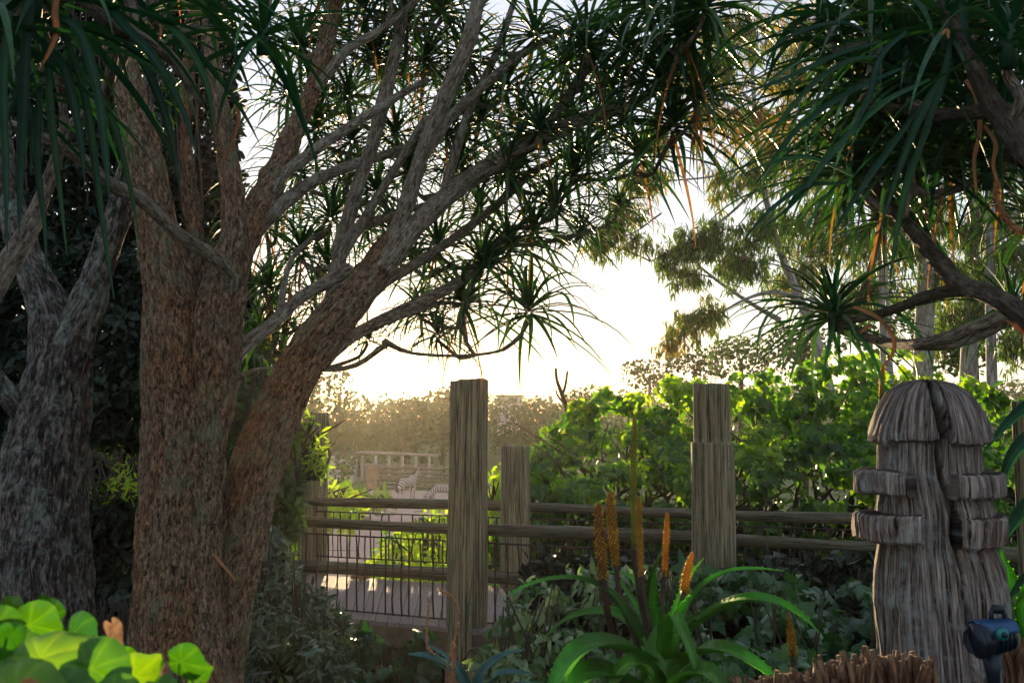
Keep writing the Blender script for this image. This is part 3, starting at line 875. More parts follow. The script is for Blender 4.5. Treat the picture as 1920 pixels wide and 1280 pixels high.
for i, (px, py, Y_, L) in enumerate([(1700, 150, 4.1, .85), (1620, 190, 4.4, .8), (1640, 50, 4.2, .8), (1690, 290, 4.5, .75), (1590, 320, 4.7, .7), (1560, 600, 4.8, .58), (1780, 320, 4.5, .66), (1760, -30, 4.2, .66), (1680, 10, 4.6, .6), (1860, 10, 4.0, .6), (1900, 220, 4.2, .6), (1760, 250, 4.8, .6), (1950, 420, 4.4, .55), (1660, 130, 5.0, .6), (1800, 120, 4.4, .62), (1930, 60, 4.2, .6), (1650, 420, 4.9, .5), (1820, 60, 4.9, .6), (1900, 300, 4.7, .6), (1850, 250, 5.0, .5)]):
    c = at(px, py, Y_)
    twig_to(T4, SK4, c, 0.026, 0.015, 1100 + i)
    link('rosette', ROS[(i * 4) % len(ROS)], T4, loc=c, rotz=i * 1.3, scale=L)
RL = [[(1640, 70, 8), (1580, 45, 14), (1500, 62, 12), (1435, 98, 3)], [(1650, 80, 8), (1570, 105, 15), (1470, 150, 11), (1372, 182, 3)], [(1660, 105, 9), (1580, 122, 15), (1500, 185, 12), (1418, 292, 3)],
 [(1690, 130, 9), (1585, 180, 16), (1490, 250, 12), (1418, 345, 3)], [(1745, 150, 9), (1650, 200, 16), (1560, 290, 14), (1490, 380, 9), (1430, 430, 3)], [(1725, 200, 8), (1665, 285, 15), (1605, 370, 11), (1560, 440, 3)],
 [(1770, 140, 8), (1735, 200, 16), (1692, 300, 13), (1650, 430, 3)], [(1745, 230, 8), (1705, 330, 15), (1682, 430, 10), (1668, 530, 3)], [(1580, 345, 8), (1510, 352, 13), (1445, 395, 10), (1398, 445, 3)],
 [(1600, 330, 8), (1520, 298, 12), (1450, 305, 9), (1388, 330, 3)], [(1800, -20, 10), (1806, 50, 16), (1822, 90, 11), (1845, 112, 3)], [(1785, 60, 8), (1768, 150, 15), (1740, 230, 12), (1702, 335, 3)],
 [(1700, 60, 8), (1650, 110, 14), (1630, 180, 11), (1600, 250, 3)], [(1835, 108, 6), (1870, 98, 9), (1905, 92, 9), (1945, 96, 5)]]
for k, pts in enumerate(RL):
    dd = 3.25 + .05 * (k % 4)
    ribbon([(a, b, dd, w) for a, b, w in pts], name='leaf', mat=M['aloe_near'], parent=T4, var=.05 + .07 * ((k * 5) % 12), fold=.55, flat=(0, -.7, .7))
for pts in [[(1810, 150, 3.7, 9), (1832, 190, 3.7, 12), (1836, 250, 3.7, 10), (1826, 300, 3.7, 8), (1830, 360, 3.7, 5)],
            [(1845, 235, 3.6, 9), (1866, 270, 3.6, 10), (1862, 310, 3.6, 8), (1872, 350, 3.6, 8)],
            [(1600, 575, 4.3, 4), (1625, 585, 4.3, 8), (1650, 600, 4.3, 9), (1675, 635, 4.3, 8), (1672, 665, 4.3, 6), (1652, 690, 4.3, 2)],
            [(1950, 640, 3.8, 4), (1925, 625, 3.8, 12), (1900, 610, 3.8, 10), (1885, 600, 3.8, 3)],
            [(1765, 65, 3.3, 3), (1775, 58, 3.3, 10), (1778, 72, 3.3, 5)], [(1612, 625, 4.4, 3), (1628, 612, 4.4, 8), (1640, 612, 4.4, 3)]]:
    ribbon(pts, name='dead_leaf', mat=M['dead'], parent=T4, var=0.5)


def dry_spike(parent, pts, mat, name='seed_stalk', n=60, sz=0.012):
    A = spline(pts, 6)
    P = np.array([at(a[0], a[1], a[2]) for a in A]); r = np.array([pm(a[3], a[2]) / 2 for a in A])
    lst = [tube(P, r * 0.5, 8)[:2]]
    q = np.random.default_rng(3)
    for i in range(n):
        k = q.uniform(0, len(P) - 1.01); a0 = int(k); c = P[a0] * (1 - (k - a0)) + P[a0 + 1] * (k - a0)
        d = q.normal(0, 1, 3); d /= np.linalg.norm(d)
        lst.append(tube([c, c + d * r[a0] * 0.8, c + d * r[a0] * 1.1 - np.array([0, 0, sz * .5])], [sz * .35, sz * .5, sz * .15], 5)[:2])
    v, f = join(lst)
    return link(name, new_mesh(name, v, f, mat, var=np.random.default_rng(1).random(len(v)) * 0.9), parent)


dry_spike(T4, [(1866, 345, 3.6, 12), (1872, 380, 3.6, 17), (1880, 405, 3.6, 18), (1900, 425, 3.6, 18), (1925, 440, 3.6, 16)], M['dead'], n=90)
# ---------------------------------------------------------------- footbridge
N0, N1 = np.array([-2.26, 9.7]), np.array([2.75, 7.45])
F0, F1 = np.array([-2.8, 12.0]), np.array([3.3, 9.67])


def lnn(A, B_, t):
    return A + (B_ - A) * t


def post_geo(px, Y_, wpx_top, wpx_bot, ytop, ybot_z, lean=0.0, notch=None, seed=0):
    top = at(px, ytop, Y_)
    zb = ybot_z
    rt, rb = pm(wpx_top, Y_) / 2, pm(wpx_bot, Y_) / 2
    z = np.linspace(zb, top.z, 60)
    P = np.stack([top.x + (top.z - z) * lean, np.full(60, Y_), z], -1)
    r = np.interp(z, [zb, top.z], [rb, rt])
    if notch is not None:
        zn = at(px, notch, Y_).z
        hi = z > zn
        r = np.where(hi, r * 0.86, r)
        P2 = P[~hi]; r2 = r[~hi]
        P = np.vstack([P2, [[P2[-1][0], P2[-1][1], zn], [P2[-1][0], P2[-1][1], zn + 0.003]], P[hi]])
        r = np.r_[r2, r2[-1], r2[-1] * 0.86, r[hi]]
    P = np.vstack([P, P[-1] + [0, 0, 0.004], P[-1] + [0, 0, 0.008]]); r = np.r_[r, r[-1] * 0.975, r[-1] * .93]
    base = bark_disp(0.0035, 30, 0.7, seed)
    q = np.random.default_rng(seed)
    cr = [(q.uniform(-3.1, 3.1), q.uniform(top.z - 1.0, top.z), q.uniform(.25, .9), q.uniform(.006, .018)) for _ in range(16)]

    def dsp(bk):
        d = base(bk)
        a = np.arctan2(bk[..., 1] - seed * 1.3, bk[..., 0] - seed * 3.7)
        z = bk[..., 2] - seed * 9.1 + zb
        for a0, z0, hl, dp in cr:
            da = np.abs((a - a0 - .05 * np.sin(z * 6 + a0) + math.pi) % (2 * math.pi) - math.pi)
            d = d - dp * np.exp(-(da / .055) ** 2) * np.clip(1 - np.abs(z - z0) / hl, 0, 1) ** .5
        return d
    v, f, bk = tube(P, r, 96, dsp, True, seed)
    n_top = 3 * 96
    jz = (fbm(v[-n_top:] * np.array([14, 14, 0]), seed, 3) - .5) * .035
    v[-n_top:, 2] += jz + (v[-n_top:, 0] - v[-n_top:, 0].mean()) * q.uniform(-.06, .06)
    return v, f, bk


deck = thing('footbridge', 'timber footbridge deck of narrow grooved boards between the two railings', 'footbridge', (0, 9.6, -0.15))
shift = np.array([-0.16, -0.42])
n_pl = 78
t_ = np.linspace(-0.35, 1.45, n_pl + 1)
pv = None
for i in range(n_pl):
    a0, a1 = lnn(N0, N1, t_[i]) + shift * 0.55, lnn(N0, N1, t_[i + 1]) + shift * 0.55
    b0, b1 = lnn(F0, F1, t_[i]) - np.array([0, 0.12]), lnn(F0, F1, t_[i + 1]) - np.array([0, 0.12])
    g = 0.035
    A0, A1 = a0 + (a1 - a0) * g, a1 - (a1 - a0) * g
    B0, B1 = b0 + (b1 - b0) * g, b1 - (b1 - b0) * g
    dz = rng.normal(0, 0.0015)
    v, f = [], []
    nr = 4                                   # grooves run along each board
    prof = []
    for k in range(nr):
        s0, s1 = k / nr, (k + 1) / nr
        prof += [(s0, 0.0), (s0 + 0.17, 0.0), (s0 + 0.185, -0.006), (s1 - 0.02, -0.006)] if k < nr - 1 else [(s0, 0.0), (s1, 0.0)]
    m_ = len(prof)
    for (P0, P1) in ((A0, A1), (B0, B1)):
        for s, h in prof:
            q = P0 + (P1 - P0) * s
            v.append((q[0], q[1], h + dz))
    v += [(A0[0], A0[1], -0.04), (A1[0], A1[1], -0.04), (B0[0], B0[1], -0.04), (B1[0], B1[1], -0.04)]
    for k in range(m_ - 1):
        f.append((k, k + 1, m_ + k + 1, m_ + k))
    f += [(0, m_, 2 * m_ + 2, 2 * m_), (m_ - 1, 2 * m_ + 1, 2 * m_ + 3, 2 * m_ - 1), tuple([2 * m_, 2 * m_ + 1] + list(range(m_ - 1, -1, -1)))]
    part('plank', (np.array(v), f), M['plank'], deck, smooth=False)
# beams under the deck
for (A, B_, dz, hh, ww) in ((N0, N1, -0.045, 0.17, 0.10), (F0, F1, -0.045, 0.16, 0.10)):
    a = lnn(A, B_, -0.35) + shift * (0.40 if A is N0 else 0); b = lnn(A, B_, 1.45) + shift * (0.40 if A is N0 else 0)
    mid = (a + b) / 2; L_ = np.linalg.norm(b - a); an = math.atan2(b[1] - a[1], b[0] - a[0])
    part('beam', box(mid[0], mid[1], dz - hh / 2, L_, ww, hh, (0, 0, an)), M['timber'], deck, smooth=False)
a = lnn(N0, N1, -0.35) + shift * .2; b = lnn(N0, N1, 1.4) + shift * .2
part('beam', tube([(a[0], a[1], -0.33), ((a[0] + b[0]) / 2, (a[1] + b[1]) / 2, -0.34), (b[0], b[1], -0.33)], [.045] * 3, 12), M['timber'], deck)
# log kerb at the far edge
a = lnn(F0, F1, -0.3) + [0, -.22]; b = lnn(F0, F1, 1.4) + [0, -.22]
Pk = np.array([[a[0] + (b[0] - a[0]) * t, a[1] + (b[1] - a[1]) * t, 0.11] for t in np.linspace(0, 1, 24)])
part('kerb_log', tube(Pk, np.full(24, .072), 16, bark_disp(0.003, 20, 2, 4)), M['rail'], deck)
for i in range(9):
    c = lnn(F0, F1, -0.2 + i * 0.19) + [0, -.22]
    part('kerb_block', box(c[0], c[1], 0.022, 0.18, 0.12, 0.036, (0, 0, -0.36)), M['sandstone'], deck, smooth=False)


def railing(label, A, B_, ztop, posts, t0, t1, rod_lo, step, seed, z_off=0.0):
    root = thing('log_railing', label, 'railing', (float(lnn(A, B_, .3)[0]), float(lnn(A, B_, .3)[1]), -0.05), 'log railings of the footbridge')
    q = np.random.default_rng(seed)
    n = 60
    tt = np.linspace(t0, t1, n)
    P = np.array([[*lnn(A, B_, t), ztop + 0.012 * math.sin(t * 7 + seed)] for t in tt])
    r = 0.052 + 0.005 * np.sin(tt * 9 + seed)
    part('handrail', tube(P, r, 20, bark_disp(0.004, 18, 1.5, seed)), M['rail'], root)
    d = (B_ - A) / np.linalg.norm(B_ - A)
    for zz in (ztop - 0.115, rod_lo):
        Pr = np.array([[*lnn(A, B_, t), zz] for t in tt])
        part('rod', tube(Pr, np.full(n, .008), 6), M['iron'], root)
    L_ = np.linalg.norm(B_ - A)
    s = t0 * L_ + 0.05
    meshes = []
    for k in range(10):
        h = ztop - 0.115 - rod_lo
        pts = [(q.normal(0, .003) * (0 if j in (0, 5) else 1), q.normal(0, .004), h * j / 5) for j in range(6)]
        pts[0] = (q.normal(0, .006), 0, -0.01); pts[5] = (q.normal(0, .006), 0, h + 0.01)
        r_ = q.uniform(.0060, .0105)
        v, f, _ = tube(spline(pts, 2), np.full(11, r_) * q.uniform(0.85, 1.15, 11), 6)
        meshes.append(new_mesh('baluster', v, f, M['iron']))
    while s < t1 * L_:
        p = A + d * s
        link('baluster', meshes[int(q.integers(10))], root, loc=(p[0], p[1], rod_lo), rotz=math.atan2(d[1], d[0]))
        s += step * q.uniform(0.72, 1.3)
    for pp in posts:
        part('post', post_geo(*pp[:-1], seed=pp[-1]), M['post'], root)
    return root


rn = railing('near log railing of the footbridge with the two tallest round posts and thin crooked balusters', N0, N1, 0.81, [(880, 8.75, 71, 80, 714, -1.25, -0.0075, None, 1), (1334, 7.62, 80, 84, 722, -1.3, -0.004, 829, 2)], 0.0, 1.42, 0.015, 0.100, 3)
rf = railing('far log railing of the footbridge with shorter posts beside the gravel enclosure', F0, F1, 0.83, [(592, 11.95, 48, 52, 775, -1.3, 0.0, None, 3), (966, 10.85, 55, 57, 836, -1.3, 0.0, None, 4)], -0.2, 1.42, 0.20, 0.125, 5)

# ---------------------------------------------------------------- leaf scatter
T_OVAL = (np.array([(0, 0, 0), (.3, -.20, .05), (.68, -.19, .04), (1, 0, -.10), (.68, .19, .04), (.3, .20, .05), (.35, 0, 0), (.68, 0, -.02)]),
          np.array([(0, 1, 6, 6), (1, 2, 7, 6), (2, 3, 7, 7), (3, 4, 7, 7), (4, 5, 6, 7), (5, 0, 6, 6)]))
T_OVAL = (T_OVAL[0], [(0, 1, 6), (1, 2, 7), (1, 7, 6), (2, 3, 7), (3, 4, 7), (4, 5, 6), (4, 6, 7), (5, 0, 6)])
T_VINE = (np.array([(0, 0, 0), (-.10, -.26, -.03), (.15, -.48, -.06), (.42, -.34, .02), (.55, -.40, -.05), (.66, -.20, .02), (1, 0, -.16), (.66, .20, .02), (.55, .40, -.05), (.42, .34, .02), (.15, .48, -.06), (-.10, .26, -.03), (.42, 0, .06)]),
          [(0, 1, 12), (1, 2, 12), (2, 3, 12), (3, 4, 12), (4, 5, 12), (5, 6, 12), (6, 7, 12), (7, 8, 12), (8, 9, 12), (9, 10, 12), (10, 11, 12), (11, 0, 12)])
T_NARROW = (np.array([(0, 0, 0), (.45, -.07, .03), (1, 0, -.12), (.45, .07, .03)]), [(0, 1, 3), (1, 2, 3)])
T_SLIM = (np.array([(0, 0, 0), (.3, -.12, .03), (.7, -.10, .03), (1, 0, -.06), (.7, .10, .03), (.3, .12, .03), (.5, 0, -.015)]), [(0, 1, 6), (1, 2, 6), (2, 3, 6), (3, 4, 6), (4, 5, 6), (5, 0, 6)])
T_CLUMP = (np.array([(0, -.5, 0), (.5, -.3, .1), (1, 0, -.1), (.6, .4, .1), (0, .5, 0), (.35, 0, .25)]), [(0, 1, 5), (1, 2, 5), (2, 3, 5), (3, 4, 5), (4, 0, 5)])


def frames(D, N):
    D = D / (np.linalg.norm(D, axis=1)[:, None] + 1e-9)
    Yv = np.cross(N, D); Yv /= np.linalg.norm(Yv, axis=1)[:, None] + 1e-9
    Z = np.cross(D, Yv)
    return np.stack([D, Yv, Z], -1)        # columns


def scatter(name, parent, mat, tmpl, pos, D, N, size, var=None, indiv=0, near=None, kind=None, seed=0):
    """leaves: the `indiv` that show largest as objects of their own, the rest as one mesh of stuff"""
    q = np.random.default_rng(seed + 77)
    n = len(pos)
    Fm = frames(D, N)
    size = np.broadcast_to(np.asarray(size, float), (n,))
    if var is None: var = q.uniform(0, 0.9, n)
    tv = np.asarray(tmpl[0]); tf = np.array(tmpl[1])
    sel = np.zeros(n, bool)
    if indiv:
        key = near if near is not None else size
        sel[np.argsort(-key)[:indiv]] = True
        ms = []
        for k in range(6):
            vv = tv.copy(); vv[:, 2] += q.normal(0, .03, len(vv)); vv[:, 1] *= q.uniform(.85, 1.15)
            ms.append(new_mesh('leaf', vv, tf, mat, var=np.full(len(vv), (k + .5) / 6 * .9)))
        b = base_of(parent)
        for i in np.nonzero(sel)[0]:
            k = int(min(5, var[i] / .9 * 6)) if var[i] < .9 else 5
            o = bpy.data.objects.new('leaf', ms[k]); COL.objects.link(o); o.parent = parent
            m = Matrix(Fm[i] * size[i]).to_4x4(); m.translation = Vector(pos[i]) - b
            o.matrix_basis = m
    rest = np.nonzero(~sel)[0]
    if len(rest) == 0: return None
    jit = tv[None] * (1 + q.normal(0, .12, (len(rest), len(tv), 3)))
    P = pos[rest][:, None, :] + np.einsum('nij,nkj->nki', Fm[rest] * size[rest][:, None, None], jit)
    m = len(tv)
    f = tf[None] + (np.arange(len(rest)) * m)[:, None, None]
    me = new_mesh(name, P.reshape(-1, 3), f.reshape(-1, tf.shape[1]), mat, var=np.repeat(var[rest], m))
    o = link(name, me, parent)
    if kind: o['kind'] = kind
    return o


def rdir(n, q, bias=(0, 0, 0), spread=1.0):
    d = q.normal(0, spread, (n, 3)) + np.array(bias)
    return d / np.linalg.norm(d, axis=1)[:, None]


def atv(px, py, Y_):
    dx = (px - 960.0) / F; dy = (640.0 - py) / F
    fy = math.cos(PITCH) - dy * math.sin(PITCH); fz = math.sin(PITCH) + dy * math.cos(PITCH)
    s = Y_ / fy
    return np.stack([dx * s, Y_ + 0 * s, EYE + fz * s], -1)

# ---------------------------------------------------------------- big-leaved vine over the bank
q = np.random.default_rng(11)
hx = [930, 985, 1030, 1080, 1140, 1210, 1290, 1390, 1470, 1540, 1620, 1700, 1780, 1860, 1960]
hy = [900, 838, 785, 752, 735, 722, 712, 706, 690, 668, 655, 652, 690, 730, 745]
V_ = thing('climbing_vine', 'billowing mound of broad lime-green vine leaves behind the far railing, lit from behind', 'vine', at(1400, 1000, 12.5))


def hedge_pts(n, q, dlo, dhi, yb=1075, jit=14, gap=True):
    px = q.uniform(925, 1960, n)
    top = np.interp(px, hx, hy) + 10 * np.sin(px / 23.0) + 7 * np.sin(px / 9.7 + 1)
    t = q.random(n) ** 0.9
    py = top + t * (yb - top)
    nz = fbm(np.stack([px / 46, py / 34, 0 * px], -1), 5, 3)
    nz2 = fbm(np.stack([px / 90, py / 70, 0 * px + 4], -1), 8, 3)
    depth = dhi - (dhi - dlo) * smooth(t * 1.6) - 1.5 * (nz - .5)
    keep = nz > 0.40 + 0.14 * smooth((t - 0.2) * 3) if gap else np.ones(n, bool)
    return px[keep], py[keep], depth[keep], t[keep], nz2[keep]


px, py, dp, t, nz = hedge_pts(11000, q, 11.6, 14.0)
pos = atv(px, py, dp)
n = len(pos)
D = rdir(n, q, (0, -0.9, -1.1), .6)
N = rdir(n, q, (0, -0.5, 0.8), .75)
var = np.clip(0.72 - 0.60 * t + (nz - .5) * 1.1 + q.normal(0, .2, n), 0, .9)  # leaf colour darkens down the mound to imitate the shade there
near = -t * 1.0 - np.abs(px - 1300) / 1400 + q.uniform(0, .5, n) - (dp - 11) * .1
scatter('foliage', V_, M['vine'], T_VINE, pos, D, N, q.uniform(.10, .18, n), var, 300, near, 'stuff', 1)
px, py, dp, t, nz = hedge_pts(5200, q, 12.6, 14.2, gap=False)
k_ = t > .16
px, py, dp, t, nz = px[k_], py[k_], dp[k_], t[k_], nz[k_]
pos = atv(px, py, dp); n = len(pos)
scatter('inner_foliage', V_, M['bush'], T_OVAL, pos, rdir(n, q, (0, 0, -.5)), rdir(n, q, (0, -.5, .8)), q.uniform(.10, .17, n), np.clip(.5 - t * .6 + q.normal(0, .15, n), 0, .9), 0, None, 'stuff', 2)  # inner leaf colour gets the same painted shade towards the bottom
# woody stems seen through the gaps
st = []
for i in range(70):
    x0 = q.uniform(1040, 1880); y0 = q.uniform(900, 1000)
    tp = np.interp(x0, hx, hy)
    x1 = x0 + q.normal(0, 90); y1 = q.uniform(tp + 50, tp + 150)
    pts = [(x0, y0, 12.9, 7), ((x0 + x1) / 2 + q.normal(0, 25), (y0 + y1) / 2 + q.normal(0, 10), 12.8, 4.5), (x1, y1, 12.9, 2.5)]
    P, r = pxtube(pts, 1, 4)
    st.append(tube(P, r, 5)[:2])
v, f = join(st)
o = part('stems', (v, f), M['twig'], V_); o['kind'] = 'stuff'

# dark thicket below, between the railings and the bank
def thicket(name, label, cat, mat, poly, n, d0, d1, size, tmpl, seed, indiv=0, base=None, var_bias=0.0, bias=(0, -.4, .2), bump=0.6, kind='stuff', cell=60.0, thr=0.0, extra=None):
    """poly: list of (px, ytop, ybot); leaves fill it between depths d0..d1 with a lumpy front"""
    q = np.random.default_rng(seed)
    P = np.array(poly, float)
    px = q.uniform(P[0, 0], P[-1, 0], n)
    yt = np.interp(px, P[:, 0], P[:, 1]) + 10 * np.sin(px / 17 + seed) + 6 * np.sin(px / 6.1)
    yb = np.interp(px, P[:, 0], P[:, 2])
    t = q.random(n)
    py = yt + t * (yb - yt)
    nz = fbm(np.stack([px / cell, py / cell, 0 * px + seed], -1), seed, 3)
    k = nz > thr
    px, py, t, nz = px[k], py[k], t[k], nz[k]
    dp = d1 - (d1 - d0) * smooth(t * 1.4) - bump * 2 * (nz - .5) + q.uniform(0, .35, len(px))
    pos = atv(px, py, dp); m = len(pos)
    T_ = thing(name, label, cat, base if base is not None else at((P[0, 0] + P[-1, 0]) / 2, P[:, 2].max(), (d0 + d1) / 2))
    var = np.clip(.45 + var_bias + (nz - .5) * 1.4 + q.normal(0, .15, m), 0, .9)
    near = -dp + q.uniform(0, .6, m)
    scatter('foliage', T_, mat, tmpl, pos, rdir(m, q, (0, -.3, -.4), .8), rdir(m, q, bias, .55), q.uniform(.7, 1.3, m) * size, var, indiv, near, kind, seed)
    st = []
    for i in range(26):
        x0 = q.uniform(P[0, 0], P[-1, 0]); yb0 = float(np.interp(x0, P[:, 0], P[:, 2])); yt0 = float(np.interp(x0, P[:, 0], P[:, 1]))
        dd = (d0 + d1) / 2
        pts = [(x0, yb0, dd, 8), (x0 + q.normal(0, 14), yb0 * .5 + yt0 * .5, dd, 5), (x0 + q.normal(0, 30), yt0 + 14, dd, 2.5)]
        Pp, r = pxtube(pts, 1, 4)
        st.append(tube(Pp, r, 5)[:2])
    v, f = join(st)
    o = part('stems', (v, f), M['bark_dark'], T_); o['kind'] = 'stuff'
    return T_


thicket('shrub', 'low shrub added near-black to fill the shade under the vine behind the rails', 'shrub', M['darkleaf'], [(985, 985, 1300), (1200, 960, 1300), (1500, 955, 1300), (1960, 900, 1300)], 9000, 11.0, 12.0, .15, T_OVAL, 21, base=at(1450, 1180, 11.5))  # dark filler: its leaf colour stands in for shade under the vine
thicket('shrub', 'added band of near-black shrub hugging the near handrail right of the tall post', 'shrub', M['darkleaf'], [(985, 1050, 1200), (1100, 1045, 1200), (1270, 1055, 1200), (1300, 1082, 1200), (1375, 1082, 1200), (1400, 1050, 1200), (1680, 1050, 1200)], 7000, 6.7, 7.1, .10, T_OVAL, 45, base=at(1350, 1180, 6.9), bump=.3)  # added so the strip below the handrail reads as deep shade
# ---------------------------------------------------------------- dark wall of evergreens at left
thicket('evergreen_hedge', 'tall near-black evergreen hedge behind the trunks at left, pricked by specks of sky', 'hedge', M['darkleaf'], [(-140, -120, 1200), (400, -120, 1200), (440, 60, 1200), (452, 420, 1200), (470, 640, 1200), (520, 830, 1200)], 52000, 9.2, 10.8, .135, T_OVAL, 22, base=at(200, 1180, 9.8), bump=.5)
thicket('shrub', 'leafy mid-green shrub between the two leaning trunks, its tips sunlit yellow-green', 'shrub', M['bush'], [(425, 705, 1000), (480, 640, 1010), (520, 700, 1010), (556, 830, 1000), (562, 930, 1000)], 2600, 8.6, 9.4, .10, T_OVAL, 23, var_bias=.05, bump=.4)
thicket('tree', 'small broad-leaved tree with dark foliage between trunk and sunlit sky', 'tree', M['bush'], [(420, 560, 720), (470, 470, 720), (510, 500, 700), (540, 620, 700)], 1500, 11, 12, .11, T_OVAL, 24, var_bias=-.3, thr=.42)
thicket('shrub', 'glowing yellow-green fern-like shrub glimpsed low between the left trunks', 'shrub', M['vine'], [(165, 860, 930), (200, 825, 940), (250, 840, 930), (268, 880, 920)], 260, 8.6, 8.9, .08, T_SLIM, 25, var_bias=.2, thr=.4)
thicket('shrub', 'slender dark glossy-leaved shrub leaning over the bridge beside the trunk', 'shrub', M['gloss'], [(405, 1120, 1400), (450, 1010, 1400), (490, 960, 1400), (530, 1000, 1400), (570, 1080, 1400), (610, 1120, 1330), (650, 1160, 1280)], 5200, 6.0, 6.9, .085, T_SLIM, 26, indiv=300, bump=.5, cell=40., thr=.36)
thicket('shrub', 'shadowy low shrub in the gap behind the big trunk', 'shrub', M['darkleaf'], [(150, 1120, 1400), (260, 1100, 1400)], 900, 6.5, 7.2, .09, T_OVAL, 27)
thicket('shrub', 'near-black undergrowth added to darken the gap beneath the footbridge beams', 'shrub', M['darkleaf'], [(380, 1175, 1330), (700, 1180, 1330), (1050, 1190, 1330)], 7000, 10.2, 10.9, .13, T_OVAL, 46, base=at(700, 1240, 10.5), bump=.2)  # added to cover sunlit ground and keep the underdeck dark
# shaded plants below the bridge
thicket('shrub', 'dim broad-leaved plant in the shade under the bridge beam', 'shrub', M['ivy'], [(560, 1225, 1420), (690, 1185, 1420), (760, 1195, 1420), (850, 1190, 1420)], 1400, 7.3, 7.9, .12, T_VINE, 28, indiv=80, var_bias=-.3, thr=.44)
thicket('shrub', 'pale silvery-green leafy cover left of the flowering aloe', 'shrub', M['pale_leaf'], [(885, 1225, 1420), (930, 1150, 1420), (980, 1100, 1420), (1050, 1078, 1420), (1150, 1060, 1420), (1260, 1055, 1420), (1330, 1070, 1420)], 3600, 5.2, 6.3, .082, T_OVAL, 29, indiv=300, var_bias=.1, thr=.40, cell=34., bias=(0, -.3, 1.0))
thicket('ivy', 'dark green ivy bank between the flowering aloe and the carved post', 'ivy', M['ivy'], [(1270, 1075, 1420), (1340, 1062, 1420), (1420, 1075, 1420), (1520, 1100, 1420), (1660, 1110, 1420), (1960, 1120, 1420)], 3400, 5.0, 6.4, .095, T_VINE, 30, indiv=300, thr=.36, cell=40., bias=(0, -.6, .8))
thicket('shrub', 'bright yellow-green leafy shrub just beyond the far railing, seen through the balusters', 'shrub', M['vine'], [(690, 1040, 1110), (730, 1010, 1110), (790, 960, 1110), (860, 955, 1110), (905, 960, 1110)], 1300, 12.6, 13.6, .10, T_OVAL, 31, var_bias=.3, thr=.34)
thicket('shrub', 'rounded lime shrub beside the shorter post right of the tall post', 'shrub', M['vine'], [(908, 905, 1080), (925, 880, 1080), (950, 890, 1080), (1000, 900, 1080)], 700, 12.9, 13.6, .12, T_OVAL, 32, var_bias=.3, thr=.2)
thicket('shrub', 'clump of sunlit green strappy foliage left of the far post', 'shrub', M['vine'], [(520, 915, 985), (560, 880, 985), (600, 905, 985), (640, 900, 985), (672, 930, 985)], 900, 20, 22, .28, T_SLIM, 33, var_bias=.25)
thicket('shrub', 'drooping golden-green branchlets hanging beside the far post', 'shrub', M['vine'], [(540, 790, 930), (575, 770, 900), (600, 800, 900), (615, 840, 880)], 240, 9.8, 10.3, .10, T_SLIM, 34, var_bias=.2, thr=.42)
# grass along the path
q = np.random.default_rng(9)
n = 26000
gx = q.uniform(-9, 7, n); gy = q.uniform(13.2, 46, n) ** 1.0
cx = px_path(gy); hw = pw_path(gy)
k = np.abs(gx - cx) > hw * q.uniform(.92, 1.05, n)
gx, gy = gx[k], gy[k]; n = len(gx)
pos = np.stack([gx, gy, zt(gx, gy) - .01], -1)
o = scatter('grass', None, M['vine'], T_NARROW, pos, rdir(n, q, (0, 0, 1.2), .45), rdir(n, q, (0, -1, 0), .5), q.uniform(.10, .30, n), np.clip(q.normal(.35, .2, n), 0, .9), kind='stuff')

# ---------------------------------------------------------------- far side: enclosure, hill, wood
q = np.random.default_rng(31)
def crown_pts(cx, cy, cz, rx, ry, rz, n, q):
    d = q.normal(0, 1, (n, 3)); d /= np.linalg.norm(d, axis=1)[:, None]
    rr = q.uniform(.62, 1.0, n) ** .5
    nz = fbm(d * 2.3 + cx, 4, 3)
    rr = rr * (0.72 + 0.56 * nz)
    return np.array([cx, cy, cz]) + d * rr[:, None] * np.array([rx, ry, rz]), d


def bank(name, label, cat, crowns, size, mat, seed, top_kind=None, dens=26):
    q = np.random.default_rng(seed)
    Ps, Ds, Vs = [], [], []
    for (cx, cy, cz, rx, rz) in crowns:
        n = int(dens * rx * rz / (size * size) * .22)
        p, d = crown_pts(cx, cy, cz, rx, rx * .8, rz, n, q)
        Ps.append(p); Ds.append(d); Vs.append(np.clip(q.normal(q.uniform(.2, .7), .14, n), 0, .9))
    p = np.vstack(Ps); d = np.vstack(Ds); n = len(p)
    if top_kind == 'stuff':
        o = scatter(name, None, mat, T_CLUMP, p, rdir(n, q, (0, 0, -.2)), d + rdir(n, q) * .5, q.uniform(.7, 1.3, n) * size, np.concatenate(Vs), kind='stuff')
        return o
    T_ = thing(name, label, cat, (crowns[0][0], crowns[0][1], float(zt(crowns[0][0], crowns[0][1]))))
    scatter('crown', T_, mat, T_CLUMP, p, rdir(n, q, (0, 0, -.2)), d + rdir(n, q) * .5, q.uniform(.7, 1.3, n) * size, np.concatenate(Vs))
    c = crowns[0]
    z0 = float(zt(c[0], c[1])) - .1
    part('trunk', tube([(c[0], c[1], z0), (c[0] + .1, c[1], c[2])], [rx * 0 + .16 + .02 * c[4], .08], 8), M['bark_dark'], T_)
    return T_


cr = []
for i in range(230):
    y = q.uniform(92, 175); x = q.uniform(-.62, .62) * y
    s = q.uniform(1.6, 3.4)
    cr.append((x, y, float(zt(x, y)) + s * .5, s * 1.3, s * .9))
o = bank('distant_wood', None, None, cr, .55, M['far'], 41, 'stuff', 16)
